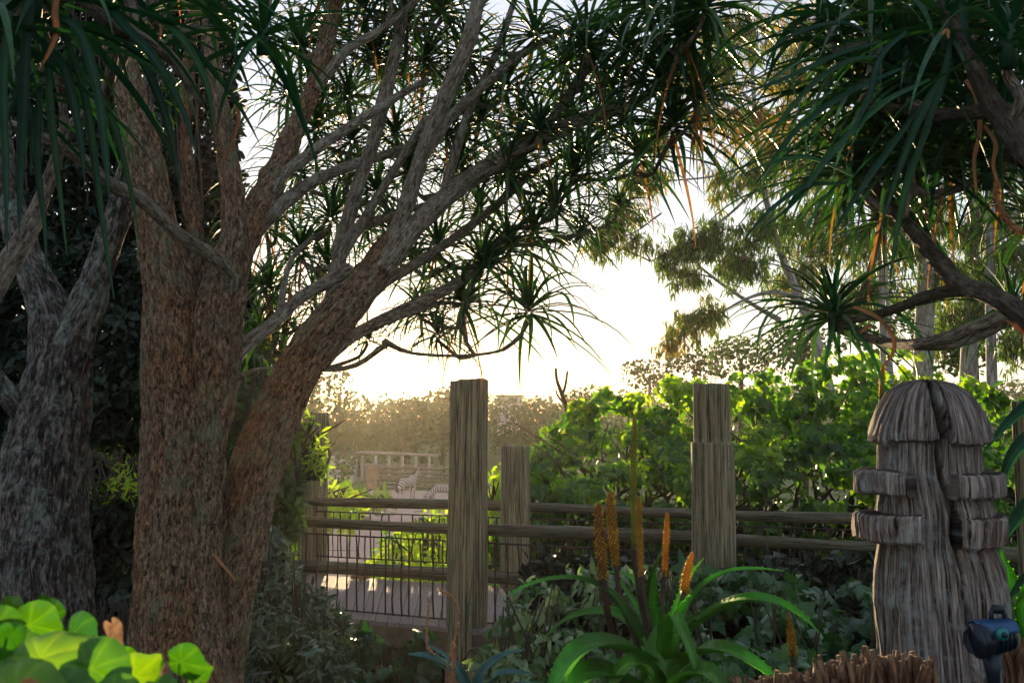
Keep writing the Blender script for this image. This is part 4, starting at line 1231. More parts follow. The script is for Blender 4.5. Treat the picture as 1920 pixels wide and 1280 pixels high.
# single trees on the near side of the hill that break the skyline
def px_tree(px, pyc, Y_, rpx, rpy, label, seed, size=.30, mat='far'):
    c = at(px, pyc, Y_)
    r1, r2 = pm(rpx, Y_), pm(rpy, Y_)
    q = np.random.default_rng(seed)
    cs = [(c.x, c.y, c.z, r1, r2)] + [(c.x + q.normal(0, r1 * .5), c.y + q.normal(0, r1 * .4), c.z + q.normal(0, r2 * .4), r1 * .5, r2 * .5) for _ in range(5)]
    return bank('tree', label, 'tree', cs, size, M[mat], seed)


px_tree(672, 800, 82, 55, 66, 'broad olive-toned tree under the sun, left end of the row behind the log fence', 51)
px_tree(760, 800, 86, 52, 58, 'hazy olive tree below the sun, behind the log fence', 52)
px_tree(830, 790, 84, 44, 66, 'hazy tree half hidden by the left side of the tall post', 53)
px_tree(590, 770, 80, 56, 80, 'hazy tree behind the leaning trunk', 54)
px_tree(640, 880, 58, 22, 34, 'small dark rounded tree beside the sandstone gate pillar', 55, .2, 'bush')
px_tree(945, 800, 95, 50, 52, 'hazy round tree between the tall post and the vine mound', 56)
px_tree(1010, 790, 88, 50, 40, 'brownish sunlit scrub tree at the left foot of the vine mound', 57)
px_tree(1105, 745, 70, 42, 26, 'low sunlit scrub tree on the skyline just above the vine', 58, .22)
px_tree(1215, 706, 60, 48, 24, 'dark flat-topped bush on the skyline above the vine', 59, .2)
px_tree(1300, 690, 48, 58, 34, 'rounded bush on the skyline left of the notched post', 60, .18)
px_tree(1385, 672, 40, 62, 44, 'feathery dark small tree under the overhanging gum branches', 61, .14, 'bush')
px_tree(1500, 640, 34, 70, 52, 'dark bushy tree at the foot of the gum trees', 62, .14, 'bush')
px_tree(1660, 600, 30, 90, 70, 'dense green bush behind the gum trunks', 63, .14, 'bush')
px_tree(1820, 610, 28, 110, 90, 'deep green shrubby tree behind the carved post', 64, .14, 'bush')

def bar(a, b, r, n=2, sides=8):
    return tube([a, b], [r, r * .9], sides)


def gpt(px, Y_):
    c = at(px, 900, Y_)
    return c.x, Y_, float(zt(c.x, Y_))


# log fence of the enclosure
fe = thing('log_fence', 'weathered fence of piled horizontal logs at the back of the enclosure', 'fence', gpt(800, 66))
q = np.random.default_rng(5)
fx = [at(p, 900, 66).x for p in (716, 742, 790, 826, 860)]
for i, x in enumerate(fx):
    z0 = float(zt(x, 66))
    part('post', tube([(x, 66, z0 - .1), (x, 66, z0 + 1.55)], [.16, .15], 8), M['fence'], fe)
for i in range(len(fx) - 1):
    for k in range(6):
        z0 = float(zt(fx[i], 66)) + .12 + k * .23
        part('log', tube(spline([(fx[i] - .1, 65.9, z0), ((fx[i] + fx[i + 1]) / 2, 65.8, z0 + q.normal(0, .05) + (0.10 if k == 5 else 0)), (fx[i + 1] + .1, 65.9, z0 + q.normal(0, .03))], 3), np.full(7, .10), 7), M['fence'], fe)
gp = thing('gate_pillar', 'square orange sandstone gate pillar with a pale cap beside the log fence', 'pillar', gpt(697, 66))
x, y, z = gpt(697, 66)
part('shaft', box(x, y, z + .75, .62, .62, 1.5), M['sandstone'], gp, smooth=False)
part('cap', box(x, y, z + 1.57, .78, .78, .13), M['stone'], gp, smooth=False)
bd = thing('shelter', 'low open shelter on pale columns beyond the log fence', 'shelter', gpt(740, 76))
x, y, z = gpt(745, 76)
part('wall', box(x, y + 1.1, z + .6, 5.4, .2, 1.2), M['stone'], bd, smooth=False)
for kx in (-2.5, -1.5, -.5, .5, 1.5, 2.5):
    part('column', box(x + kx, y - 1.1, z + .95, .2, .2, 1.9), M['white'], bd, smooth=False)
part('roof', box(x, y, z + 2.0, 6.0, 3.0, .12, (0, R(2.5), 0)), M['stone'], bd, smooth=False)
bd = thing('utility_shed', 'small whitish shed left of the sandstone gate pillar', 'shed', gpt(635, 74))
x, y, z = gpt(635, 74)
part('wall', box(x, y, z + 1.0, 2.4, 2, 2.0), M['white'], bd, smooth=False)
part('roof', box(x, y, z + 2.05, 2.8, 2.4, .12), M['timber'], bd, smooth=False)
part('window', box(x + .3, y - 1.02, z + 1.2, .7, .05, .5), M['iron'], bd, smooth=False)
hs = thing('house', 'small white house low on the hazy skyline right of the tall post', 'house', gpt(958, 105))
x, y, z = gpt(956, 105)
zc = at(956, 752, 105).z
part('wall', box(x, y, zc - 1.5, 2.6, 2.6, 4.0), M['white'], hs, smooth=False)
part('roof', box(x, y, zc + .56, 3.0, 3.0, .14), M['timber'], hs, smooth=False)
part('window', box(x + .4, y - 1.32, zc + .05, .7, .05, .5), M['iron'], hs, smooth=False)


def rock_geo(c, s, q):
    import itertools
    n1, n2 = 7, 10
    v = [(0, 0, -.5)]
    for i in range(1, n1):
        for j in range(n2):
            a = math.pi * i / n1; b = 2 * math.pi * j / n2
            v.append((math.sin(a) * math.cos(b) * .5, math.sin(a) * math.sin(b) * .5, -.5 * math.cos(a)))
    v.append((0, 0, .5))
    v = np.array(v)
    v = v * (1 + .5 * (fbm(v * 3 + q.uniform(0, 50), 2, 2)[:, None] - .5)) * s + c
    f = [(0, 1 + (j + 1) % n2, 1 + j) for j in range(n2)]
    for i in range(n1 - 2):
        for j in range(n2):
            a = 1 + i * n2 + j; b = 1 + i * n2 + (j + 1) % n2
            f.append((a, b, b + n2, a + n2))
    L = len(v) - 1; b0 = 1 + (n1 - 2) * n2
    f += [(L, b0 + j, b0 + (j + 1) % n2) for j in range(n2)]
    return v, f


q = np.random.default_rng(77)
for i, (px, Y_, s, lab) in enumerate([(628, 45, (1.0, .7, .34), 'flat grey boulder at the left end of the rock pile by the path'), (655, 47, (1.2, .8, .38), 'long grey slab second from the left in the rock pile by the path'),
                                     (684, 46, (1.1, .8, .30), 'low grey slab in the middle of the rock pile'), (706, 48, (1.0, .7, .36), 'rounded grey boulder right of the middle of the rock pile'),
                                     (722, 45, (.9, .6, .28), 'small slab at the right end of the rock pile beside the gravel'), (668, 42, (1.3, .8, .26), 'broad front slab of the rock pile nearest the bridge')]):
    x, y, z = gpt(px, Y_)
    o = part('boulder', rock_geo(np.array([x, y, z + s[2] * .3]), np.array(s), q), M['stone'])
    tag(o, lab, 'rock', 'rock pile beside the gravel')
thicket('shrub', 'long low succulent clump spilling over the rock pile', 'plant', M['vine'], [(640, 925, 945), (700, 915, 945), (735, 935, 945)], 240, 41, 42, .55, T_SLIM, 36, var_bias=.2)


# ---------------------------------------------------------------- zebras
def zebra_mat():
    m, n, l = nodes('zebra')
    o = n.new('ShaderNodeOutputMaterial'); p = n.new('ShaderNodeBsdfPrincipled')
    tcn = n.new('ShaderNodeTexCoord')
    w = n.new('ShaderNodeTexWave'); w.wave_type = 'BANDS'; w.bands_direction = 'X'
    w.inputs['Scale'].default_value = 3.2; w.inputs['Distortion'].default_value = 2.5; w.inputs['Detail'].default_value = 1
    l.new(tcn.outputs['Object'], w.inputs['Vector'])
    r = ramp(n, [(.42, (.07, .05, .045)), (.52, (.62, .52, .44))])
    l.new(w.outputs['Fac'], r.inputs['Fac']); l.new(r.outputs['Color'], p.inputs['Base Color']); p.inputs['Roughness'].default_value = .7
    l.new(p.outputs[0], o.inputs['Surface'])
    return m


M['zebra'] = zebra_mat()
M['hoof'] = plain('hoof', (0.03, 0.025, 0.02), .6)


def zebra(px, Y_, head_down, yaw, sc, label):
    x, y, z = gpt(px, Y_)
    root = thing('zebra', label, 'zebra', (x, y, z))
    J = [(0, 0, 1.08, .26), (.28, 0, 1.08, .27), (.52, 0, 1.12, .22), (-.30, 0, 1.10, .27), (-.55, 0, 1.08, .20)]
    E = [(0, 1), (1, 2), (0, 3), (3, 4)]
    if head_down: J += [(.78, 0, 1.22, .15), (.98, 0, 1.02, .11), (1.14, 0, .80, .105), (1.24, 0, .60, .06)]
    else: J += [(.70, 0, 1.36, .15), (.86, 0, 1.56, .11), (1.00, 0, 1.60, .105), (1.24, 0, 1.42, .06)]
    E += [(2, 5), (5, 6), (6, 7), (7, 8)]
    for sx, at_j, xo in ((1, 2, .50), (-1, 4, -.55)):
        for sy in (-1, 1):
            k = len(J)
            if sx > 0: J += [(xo, sy * .13, .82, .105), (xo + .02, sy * .13, .50, .055), (xo, sy * .13, .14, .035), (xo + .04, sy * .13, .03, .045)]
            else: J += [(xo, sy * .14, .84, .14), (xo + .06, sy * .14, .60, .075), (xo - .08, sy * .14, .44, .05), (xo - .03, sy * .14, .14, .035), (xo + .01, sy * .14, .03, .045)]
            E.append((at_j, k))
            for j in range(k, len(J) - 1): E.append((j, j + 1))
    me = bpy.data.meshes.new('body')
    me.from_pydata([j[:3] for j in J], E, [])
    o = bpy.data.objects.new('body', me); COL.objects.link(o); o.parent = root; BASE[o.name] = Vector((x, y, z))
    md = o.modifiers.new('skin', 'SKIN'); md.use_smooth_shade = True
    for i, j in enumerate(J): me.skin_vertices[0].data[i].radius = (j[3], j[3])
    me.skin_vertices[0].data[0].use_root = True
    o.modifiers.new('sub', 'SUBSURF').render_levels = 2
    me.materials.append(M['zebra'])
    hx_ = J[7]
    parts_ = []
    for sy in (-1, 1):
        v, f, _ = tube([(hx_[0] - .05, sy * .06, hx_[2] + .07), (hx_[0] - .07, sy * .09, hx_[2] + .17), (hx_[0] - .08, sy * .10, hx_[2] + .24)], [.03, .04, .01], 6)
        parts_.append(('ear', v, f, M['zebra']))
    v, f, _ = tube([(-.66, 0, 1.16), (-.80, 0, .95), (-.84, 0, .60)], [.03, .025, .05], 6)
    parts_.append(('tail', v, f, M['hoof']))
    a, b = J[5], J[7]
    v = np.array([(a[0] - .10, 0, a[2] + .10), (a[0] - .12, 0, a[2] + .22), (b[0] - .08, 0, b[2] + .10), (b[0] - .10, 0, b[2] + .22)])
    v = np.vstack([v + (0, -.02, 0), v + (0, .02, 0)])
    parts_.append(('mane', v, [(0, 1, 3, 2), (4, 6, 7, 5), (1, 5, 7, 3), (0, 2, 6, 4), (0, 4, 5, 1), (2, 3, 7, 6)], M['hoof']))
    for nm, v, f, mt in parts_:
        oo = bpy.data.objects.new(nm, new_mesh(nm, v, f, mt)); COL.objects.link(oo); oo.parent = root
    root.rotation_euler = (0, 0, yaw); root.scale = (sc,) * 3
    return root


zebra(762, 54, False, R(58), 1.0, 'pale striped zebra standing rump towards the bridge in front of the log fence')
zebra(827, 51, True, R(20), .86, 'zebra at the left edge of the tall post, grazing')
zebra(802, 49, True, R(80), .62, 'smallest zebra, seen end-on on the gravel between the two larger ones')

# ---------------------------------------------------------------- gum trees
def gum(label, trunk, limbs, clumps, Y_, seed, base_px):
    q = np.random.default_rng(seed)
    root = thing('gum_tree', label, 'tree', at(base_px[0], base_px[1], Y_), 'tall gum trees at right')
    sk = []
    P, r = pxtube([(a, b, Y_, w) for a, b, w in trunk], 1, 6)
    part('trunk', tube(P, r, 12, bark_disp(.006, 8, 2, seed)), M['bark_pale'], root); sk.append(P)
    for lm in limbs:
        P, r = pxtube([(a, b, Y_ + q.normal(0, .1), w) for a, b, w in lm], 1, 5)
        part('branch', tube(P, r, 7), M['bark_pale'], root); sk.append(P)
    A = np.vstack(sk)
    pos, D, N, Vv, tw = [], [], [], [], []
    for (cx, cy, rr, vb) in clumps:
        n = int(0.42 * rr * rr)
        a = q.uniform(0, 6.28, n); s = np.sqrt(q.random(n))
        # sprays: sub-clusters
        ns = max(8, int(rr * rr / 34))
        sc = np.stack([cx + q.normal(0, .50, ns) * rr, cy + q.normal(0, .42, ns) * rr], -1)
        sd = Y_ + q.normal(0, pm(rr, Y_) * .6, ns)
        w = q.integers(0, ns, n)
        x = sc[w, 0] + q.normal(0, 5.0, n); y = sc[w, 1] + q.uniform(-6, 9, n)
        dd = sd[w] + q.normal(0, .05, n)
        p = atv(x, y, dd)
        pos.append(p)
        D.append(rdir(n, q, (0, 0, -1.5), .55)); N.append(rdir(n, q)); Vv.append(np.clip(q.normal(vb, .14, n), 0, .9))
        cc = np.array(at(cx, cy, Y_))
        k = int(np.argmin(np.linalg.norm(A - cc, axis=1) + np.where(A[:, 2] > cc[2], .8, 0)))
        if np.linalg.norm(A[k] - cc) < 4:
            pts = spline([A[k], (A[k] + cc) / 2 + [0, 0, .06], cc], 4)
            tw.append(tube(pts, np.linspace(.016, .008, len(pts)), 5)[:2])
        for j in range(ns):
            e = np.array(at(sc[j, 0], sc[j, 1], sd[j])); pts = [cc, (cc + e) / 2 + [0, 0, .05], e]
            tw.append(tube(spline(pts, 3), np.linspace(.006, .002, 7), 4)[:2])
    pos = np.vstack(pos); n = len(pos)
    scatter('crown', root, M['euc'], T_NARROW, pos, np.vstack(D), np.vstack(N), q.uniform(.13, .25, n), np.concatenate(Vv), seed=seed)
    v, f = join(tw)
    o = part('twigs', (v, f), M['twig'], root); o['kind'] = 'stuff'
    return root


gum('slender gum tree leaning left with airy drooping sprays over open sky', [(1560, 760, 26), (1530, 640, 22), (1500, 560, 18), (1462, 470, 15), (1438, 380, 13), (1420, 280, 11), (1412, 160, 9), (1405, 30, 7)],
    [[(1500, 560, 12), (1450, 548, 9), (1400, 560, 6), (1345, 590, 4)], [(1462, 600, 12), (1410, 570, 8), (1350, 530, 6), (1300, 490, 4)], [(1450, 430, 8), (1380, 470, 6), (1320, 440, 4)],
     [(1430, 340, 8), (1370, 400, 5), (1300, 450, 4), (1220, 490, 3)], [(1440, 380, 8), (1360, 280, 6), (1270, 200, 4)], [(1414, 200, 7), (1360, 130, 5), (1330, 50, 3)], [(1425, 300, 6), (1340, 330, 4), (1240, 340, 3)], [(1240, 400, 4), (1180, 440, 3), (1130, 440, 2)]],
    [(1142, 432, 40, .6), (1180, 392, 36, .6), (1215, 330, 38, .65), (1125, 460, 26, .6), (1190, 450, 26, .5), (1258, 478, 40, .3), (1300, 455, 46, .25), (1345, 440, 46, .25), (1285, 520, 32, .35), (1292, 600, 40, .55), (1262, 640, 24, .75), (1330, 585, 32, .5),
     (1390, 490, 56, .3), (1430, 430, 50, .3), (1340, 130, 56, .75), (1385, 60, 60, .6), (1310, 40, 40, .7), (1390, 220, 52, .9), (1330, 210, 40, .85), (1420, 330, 46, .5), (1350, 340, 36, .6), (1235, 250, 34, .7), (1190, 330, 30, .7), (1280, 140, 34, .8)], 17.5, 201, (1560, 820))
gum('straight gum tree with a thin pale trunk left of the thickest gum', [(1668, 760, 26), (1660, 640, 22), (1655, 500, 18), (1648, 360, 16), (1640, 200, 14), (1640, 40, 12), (1642, -60, 10)],
    [[(1655, 500, 12), (1600, 430, 8), (1540, 380, 5)], [(1650, 380, 12), (1580, 280, 8), (1500, 200, 5)], [(1645, 300, 10), (1700, 220, 7), (1740, 140, 4)]],
    [(1480, 150, 60, .5), (1450, 290, 55, .5), (1500, 60, 60, .55), (1540, 400, 60, .3), (1600, 450, 60, .3), (1520, 480, 50, .3), (1480, 420, 44, .3), (1560, 250, 60, .4), (1600, 100, 60, .4), (1480, 530, 44, .3), (1460, 230, 44, .8), (1530, 320, 50, .4)], 19, 202, (1668, 820))
gum('thickest gum tree with a smooth blue-grey trunk right of centre of the group', [(1728, 780, 40), (1732, 640, 36), (1738, 480, 32), (1735, 330, 28), (1728, 180, 24), (1720, 20, 20), (1718, -60, 18)],
    [[(1738, 450, 16), (1700, 380, 12), (1660, 330, 7)], [(1735, 400, 14), (1780, 330, 9), (1800, 260, 5)]],
    [(1700, 470, 56, .3), (1640, 540, 50, .25), (1740, 400, 56, .3), (1700, 300, 56, .35), (1780, 520, 50, .3), (1760, 250, 56, .3), (1680, 400, 50, .3), (1600, 560, 46, .3)], 20, 203, (1728, 830))
gum('gum tree with a pale trunk second from the right edge', [(1812, 780, 34), (1818, 640, 30), (1824, 480, 27), (1828, 330, 24), (1832, 180, 20), (1836, -40, 16)],
    [[(1824, 480, 14), (1790, 400, 8), (1760, 360, 5)], [(1826, 400, 12), (1880, 330, 8), (1910, 280, 5)]],
    [(1800, 430, 60, .3), (1850, 500, 60, .3), (1880, 400, 60, .3), (1840, 580, 50, .25), (1780, 600, 46, .25), (1880, 300, 56, .3), (1900, 560, 50, .25)], 21, 204, (1812, 840))
gum('thin reddish-grey gum stem closest to the right edge', [(1862, 780, 22), (1858, 640, 20), (1856, 480, 18), (1858, 330, 16), (1866, 180, 13), (1870, -40, 10)],
    [[(1856, 480, 9), (1890, 420, 6), (1915, 380, 4)]], [(1900, 470, 56, .3), (1905, 640, 50, .25), (1870, 220, 50, .3)], 18.5, 205, (1862, 840))

# bare plant on the skyline
bt = thing('bare_shrub', 'leafless forked shoot poking above the skyline left of the vine mound', 'shrub', at(1066, 790, 14.6))
for pts in [[(1070, 800, 14.6, 11), (1062, 765, 14.6, 9), (1052, 735, 14.6, 8), (1044, 712, 14.6, 6), (1042, 690, 14.6, 5)], [(1054, 742, 14.6, 6), (1060, 722, 14.6, 5), (1064, 695, 14.6, 4)], [(1060, 760, 14.6, 5), (1046, 742, 14.6, 4), (1042, 730, 14.6, 3)],
            [(1075, 790, 14.6, 5), (1088, 762, 14.6, 4), (1100, 750, 14.6, 3)], [(1068, 790, 14.6, 5), (1086, 758, 14.6, 4), (1075, 748, 14.6, 3)]]:
    P, r = pxtube(pts, 1, 4)
    part('branch', tube(P, r, 7), M['stick'], bt)
# ---------------------------------------------------------------- flowering aloe in front
A_ = thing('aloe', 'flowering green aloe with arching leaves and a cluster of tall orange-brown torches', 'aloe', at(1240, 1330, 3.2))
AL = [
 [(1205, 1200, 3.2, 34), (1165, 1135, 3.15, 34), (1128, 1100, 3.1, 22), (1090, 1085, 3.05, 15), (1040, 1084, 3.0, 11), (990, 1096, 2.95, 8), (943, 1121, 2.9, 2)],
 [(1225, 1215, 3.25, 44), (1190, 1170, 3.35, 40), (1150, 1150, 3.45, 30), (1105, 1148, 3.5, 22), (1060, 1162, 3.55, 14), (1020, 1195, 3.6, 3)],
 [(1228, 1250, 3.1, 56), (1180, 1215, 2.95, 52), (1120, 1205, 2.8, 46), (1072, 1232, 2.7, 40), (1040, 1290, 2.6, 30), (1025, 1370, 2.6, 8)],
 [(1215, 1300, 3.0, 60), (1150, 1262, 2.8, 60), (1090, 1270, 2.7, 50), (1040, 1330, 2.65, 30), (1020, 1390, 2.6, 6)],
 [(1236, 1230, 3.2, 42), (1226, 1170, 3.2, 34), (1222, 1120, 3.18, 26), (1228, 1070, 3.15, 16), (1244, 1022, 3.1, 2)],
 [(1262, 1190, 3.25, 34), (1285, 1140, 3.25, 24), (1320, 1095, 3.2, 17), (1370, 1070, 3.15, 12), (1420, 1066, 3.1, 8), (1470, 1070, 3.05, 2)],
 [(1262, 1210, 3.2, 48), (1300, 1170, 3.15, 42), (1350, 1138, 3.05, 36), (1405, 1122, 2.95, 31), (1460, 1130, 2.88, 22), (1505, 1155, 2.84, 12), (1535, 1185, 2.8, 3)],
 [(1265, 1250, 3.1, 54), (1305, 1222, 2.95, 46), (1350, 1215, 2.85, 40), (1400, 1235, 2.75, 32), (1450, 1270, 2.7, 18), (1490, 1320, 2.7, 3)],
 [(1250, 1230, 3.0, 46), (1252, 1180, 2.92, 36), (1262, 1152, 2.86, 26), (1278, 1180, 2.82, 24), (1300, 1235, 2.8, 18), (1322, 1300, 2.78, 8)],
 [(1245, 1225, 3.3, 22), (1262, 1150, 3.35, 12), (1290, 1085, 3.4, 8), (1320, 1045, 3.4, 2)],
 [(1215, 1190, 3.35, 20), (1195, 1140, 3.4, 12), (1170, 1100, 3.45, 8), (1145, 1058, 3.5, 2)],
 [(1235, 1300, 2.95, 70), (1238, 1240, 3.0, 66), (1246, 1190, 3.05, 44), (1258, 1165, 3.1, 20), (1268, 1150, 3.1, 3)],
 [(1250, 1300, 2.9, 60), (1290, 1262, 2.8, 50), (1330, 1262, 2.72, 40), (1360, 1300, 2.7, 24), (1375, 1350, 2.7, 4)],
 [(1230, 1320, 2.9, 64), (1215, 1262, 2.9, 50), (1190, 1240, 2.85, 36), (1160, 1262, 2.8, 26), (1140, 1310, 2.8, 5)],
 [(1248, 1210, 3.3, 30), (1210, 1130, 3.45, 20), (1180, 1080, 3.5, 10), (1120, 1070, 3.6, 3)],
]
for i, pts in enumerate(AL):
    ribbon(pts, name='leaf', mat=M['aloe_ground'], parent=A_, fold=.42, var=.15 + .05 * i, per=5, flat=(0, -.55, 1.0), teeth=.022)
link('stem', new_mesh('stem', *tube([at(1240, 1400, 3.1), at(1240, 1300, 3.1), at(1243, 1225, 3.15), at(1246, 1180, 3.2)], [.09, .08, .05, .02], 16)[:2], M['aloe_ground'], var=np.full(64, .3)), A_)


def torch(parent, spike, stalk, lab=None, seed=0, mat='flower', dens=1.0, name='flower_spike'):
    """spike: rows px,py,depth,width tip last; stalk from the base of the spike down"""
    q = np.random.default_rng(seed)
    A = spline(spike, 10)
    P = np.array([at(a[0], a[1], a[2]) for a in A]); r = np.array([pm(a[3], a[2]) / 2 for a in A]) * 1.12
    core = tube(P, r * .62, 10)
    lst, vr = [core[:2]], [np.full(len(core[0]), .05)]
    seg = np.r_[0, np.cumsum(np.linalg.norm(np.diff(P, axis=0), axis=1))]
    n = int(seg[-1] / .0030 * dens * 3)
    T_ = np.gradient(P, axis=0); T_ /= np.linalg.norm(T_, axis=1)[:, None]
    for i in range(n):
        s = seg[-1] * (i + .5) / n
        k = min(len(P) - 2, int(np.searchsorted(seg, s)) - 1); k = max(k, 0)
        t = (s - seg[k]) / (seg[k + 1] - seg[k])
        c = P[k] * (1 - t) + P[k + 1] * t; rr_ = r[k] * (1 - t) + r[k + 1] * t
        a = i * 2.39996
        e1 = np.cross(T_[k], [0, 1, 0]); e1 /= np.linalg.norm(e1); e2 = np.cross(T_[k], e1)
        d = e1 * math.cos(a) + e2 * math.sin(a)
        dn = d * 1.0 - T_[k] * .35 * (1 if s < seg[-1] * .8 else -1.5)
        w = rr_ * .16
        b0 = c + d * rr_ * .5; e = c + d * rr_ * q.uniform(.95, 1.18) + (dn - d) * rr_ * .8
        lat = np.cross(d, T_[k])
        v = np.array([b0 - lat * w, b0 + lat * w, b0 + T_[k] * w * 1.4, e])
        lst.append((v, [(0, 1, 3), (1, 2, 3), (2, 0, 3)])); vr.append(np.full(4, q.uniform(.15, .9)))
    v, f = join(lst)
    o = link(name, new_mesh(name, v, f, M[mat], True, var=np.concatenate(vr)), parent)
    if lab: o['label'] = lab
    Pp, r2 = pxtube(stalk, 1, 5)
    lst = [tube(Pp, r2, 8)[:2]]
    for i in range(int(len(Pp) * 5)):
        k = q.integers(0, len(Pp)); a = q.uniform(0, 6.28); c = Pp[k] + q.normal(0, .004, 3)
        d = np.array([math.cos(a), math.sin(a), .4]); e = c + d * (r2[k] + .006)
        v = np.array([c + [0, 0, .003], c - [0, 0, .003], e]); lst.append((v, [(0, 1, 2)]))
    v, f = join(lst)
    # stalk hangs under its spike
    so_ = link('flower_stalk', new_mesh('flower_stalk', v, f, M['stalk']), parent)
    return o


torch(A_, [(1131, 1085, 3.1, 22), (1127, 1030, 3.1, 24), (1123, 985, 3.1, 22), (1122, 955, 3.1, 19), (1122, 942, 3.1, 6)], [(1130, 1075, 3.1, 15), (1137, 1135, 3.12, 13), (1152, 1200, 3.2, 12), (1180, 1280, 3.2, 12)], 'widest torch, red-brown, leftmost of the cluster', 1)
torch(A_, [(1155, 1060, 3.2, 16), (1150, 1010, 3.2, 22), (1146, 960, 3.2, 21), (1144, 932, 3.2, 17), (1143, 920, 3.2, 5)], [(1154, 1050, 3.2, 9), (1162, 1110, 3.2, 9), (1180, 1170, 3.2, 9), (1215, 1260, 3.2, 10)], 'golden torch second from the left', 2)
torch(A_, [(1190, 1030, 3.25, 13), (1188, 940, 3.25, 14), (1188, 860, 3.25, 14), (1190, 800, 3.25, 12), (1189, 776, 3.25, 4)], [(1190, 1020, 3.25, 10), (1196, 1090, 3.25, 10), (1208, 1160, 3.25, 10), (1230, 1260, 3.2, 11)], 'tallest torch, thin and green, rising above the rest', 3, 'flower_green')
torch(A_, [(1203, 1080, 3.15, 12), (1200, 1020, 3.15, 14), (1199, 965, 3.15, 13), (1199, 938, 3.15, 9), (1199, 930, 3.15, 3)], [(1203, 1070, 3.15, 9), (1208, 1120, 3.15, 9), (1222, 1190, 3.15, 10)], None, 4)
torch(A_, [(1246, 1080, 3.25, 12), (1248, 1030, 3.25, 14), (1250, 990, 3.25, 13), (1251, 968, 3.25, 9), (1251, 960, 3.25, 3)], [(1246, 1070, 3.25, 9), (1242, 1120, 3.25, 9), (1240, 1190, 3.2, 10)], None, 5)
torch(A_, [(1282, 1118, 3.35, 17), (1287, 1080, 3.35, 20), (1294, 1050, 3.35, 14), (1299, 1034, 3.35, 5)], [(1282, 1108, 3.35, 11), (1278, 1150, 3.3, 10), (1262, 1220, 3.2, 10)], 'short yellow torch, rightmost of the cluster', 6)
A2 = thing('aloe', 'lone short orange torch on a dark stem standing in front of the ivy bank', 'aloe flower', at(1488, 1330, 3.4))
torch(A2, [(1486, 1226, 3.4, 17), (1484, 1195, 3.4, 18), (1480, 1168, 3.4, 13), (1478, 1146, 3.4, 4)], [(1486, 1216, 3.4, 8), (1488, 1260, 3.4, 8), (1490, 1330, 3.4, 8)], None, 7)
A3 = thing('aloe', 'narrow green aloe spike sticking up from behind the top of the carved post', 'aloe flower', at(1650, 900, 4.6))
torch(A3, [(1653, 742, 4.6, 12), (1654, 715, 4.6, 12), (1655, 695, 4.6, 10), (1655, 684, 4.6, 3)], [(1653, 735, 4.6, 8), (1650, 800, 4.6, 8), (1650, 900, 4.6, 8)], None, 8)

# bluish aloe low in the middle, with dry flower stems
A4 = thing('aloe', 'small blue-green aloe at the bottom centre with dried curled flower stems', 'aloe', at(880, 1360, 3.0))
for pts in [[(900, 1330, 3, 40), (850, 1262, 2.95, 28), (805, 1232, 2.9, 18), (765, 1226, 2.9, 3)], [(885, 1340, 3, 34), (905, 1262, 3, 22), (945, 1228, 3, 14), (985, 1218, 3, 3)], [(890, 1350, 2.9, 36), (912, 1300, 2.85, 26), (938, 1262, 2.8, 16), (1000, 1262, 2.8, 3)],
            [(880, 1340, 2.9, 36), (868, 1275, 2.9, 22), (848, 1240, 2.9, 12), (800, 1205, 2.95, 3)], [(900, 1350, 2.9, 34), (960, 1290, 2.8, 22), (1020, 1285, 2.75, 4)], [(870, 1360, 2.85, 34), (820, 1300, 2.8, 24), (770, 1290, 2.75, 4)]]:
    ribbon(pts, name='leaf', mat=M['agave'], parent=A4, fold=.5, var=.5, flat=(0, -.5, 1), teeth=.02)
for pts in [[(845, 1300, 2.9, 7), (842, 1240, 2.9, 7), (858, 1170, 2.9, 7), (855, 1130, 2.9, 8), (838, 1112, 2.9, 6), (822, 1106, 2.9, 3)], [(846, 1300, 2.8, 9), (850, 1250, 2.8, 9), (852, 1208, 2.8, 8)], [(870, 1300, 2.9, 7), (830, 1240, 2.95, 6), (803, 1215, 3, 6), (800, 1180, 3, 6), (803, 1140, 3, 4), (802, 1118, 3, 2)]]:
    dry_spike(A4, pts, M['dryflower'], 'dry_flower_stem', 130, .007)

# toothed aloe at the right edge
A5 = thing('aloe', 'large toothed aloe pushing dark and yellow-green leaves in from the right edge', 'aloe', at(2010, 1300, 3.4))
for pts in [[(2060, 760, 3.4, 46), (1985, 745, 3.4, 36), (1930, 762, 3.4, 28), (1885, 800, 3.4, 18), (1845, 846, 3.4, 3)], [(2080, 860, 3.3, 60), (1990, 812, 3.3, 44), (1930, 825, 3.3, 34), (1892, 870, 3.3, 20), (1872, 950, 3.3, 3)],
            [(2060, 1000, 3.5, 60), (1990, 930, 3.5, 48), (1940, 940, 3.5, 34), (1895, 990, 3.5, 22), (1860, 1050, 3.5, 3)], [(2010, 1290, 3.5, 60), (1945, 1190, 3.5, 52), (1905, 1120, 3.5, 40), (1884, 1070, 3.5, 26), (1878, 1030, 3.5, 3)],
            [(2020, 1320, 3.35, 60), (1960, 1240, 3.35, 50), (1926, 1170, 3.35, 40), (1920, 1120, 3.35, 20), (1930, 1080, 3.35, 3)], [(2060, 1080, 3.4, 50), (1990, 1060, 3.4, 40), (1930, 1085, 3.4, 26), (1885, 1130, 3.4, 4)]]:
    ribbon(pts, name='leaf', mat=M['aloe_ground'] if pts[0][1] > 1200 else M['aloe_near'], parent=A5, fold=.45, var=.5, flat=(-.3, -.6, .8), teeth=.03)
wp = part('wooden_post', post_geo(1918, 5.2, 42, 46, 755, -1.0, 0, None, 9), M['post'])
tag(wp, 'plain tan wooden post behind the toothed aloe at the right edge', 'post')

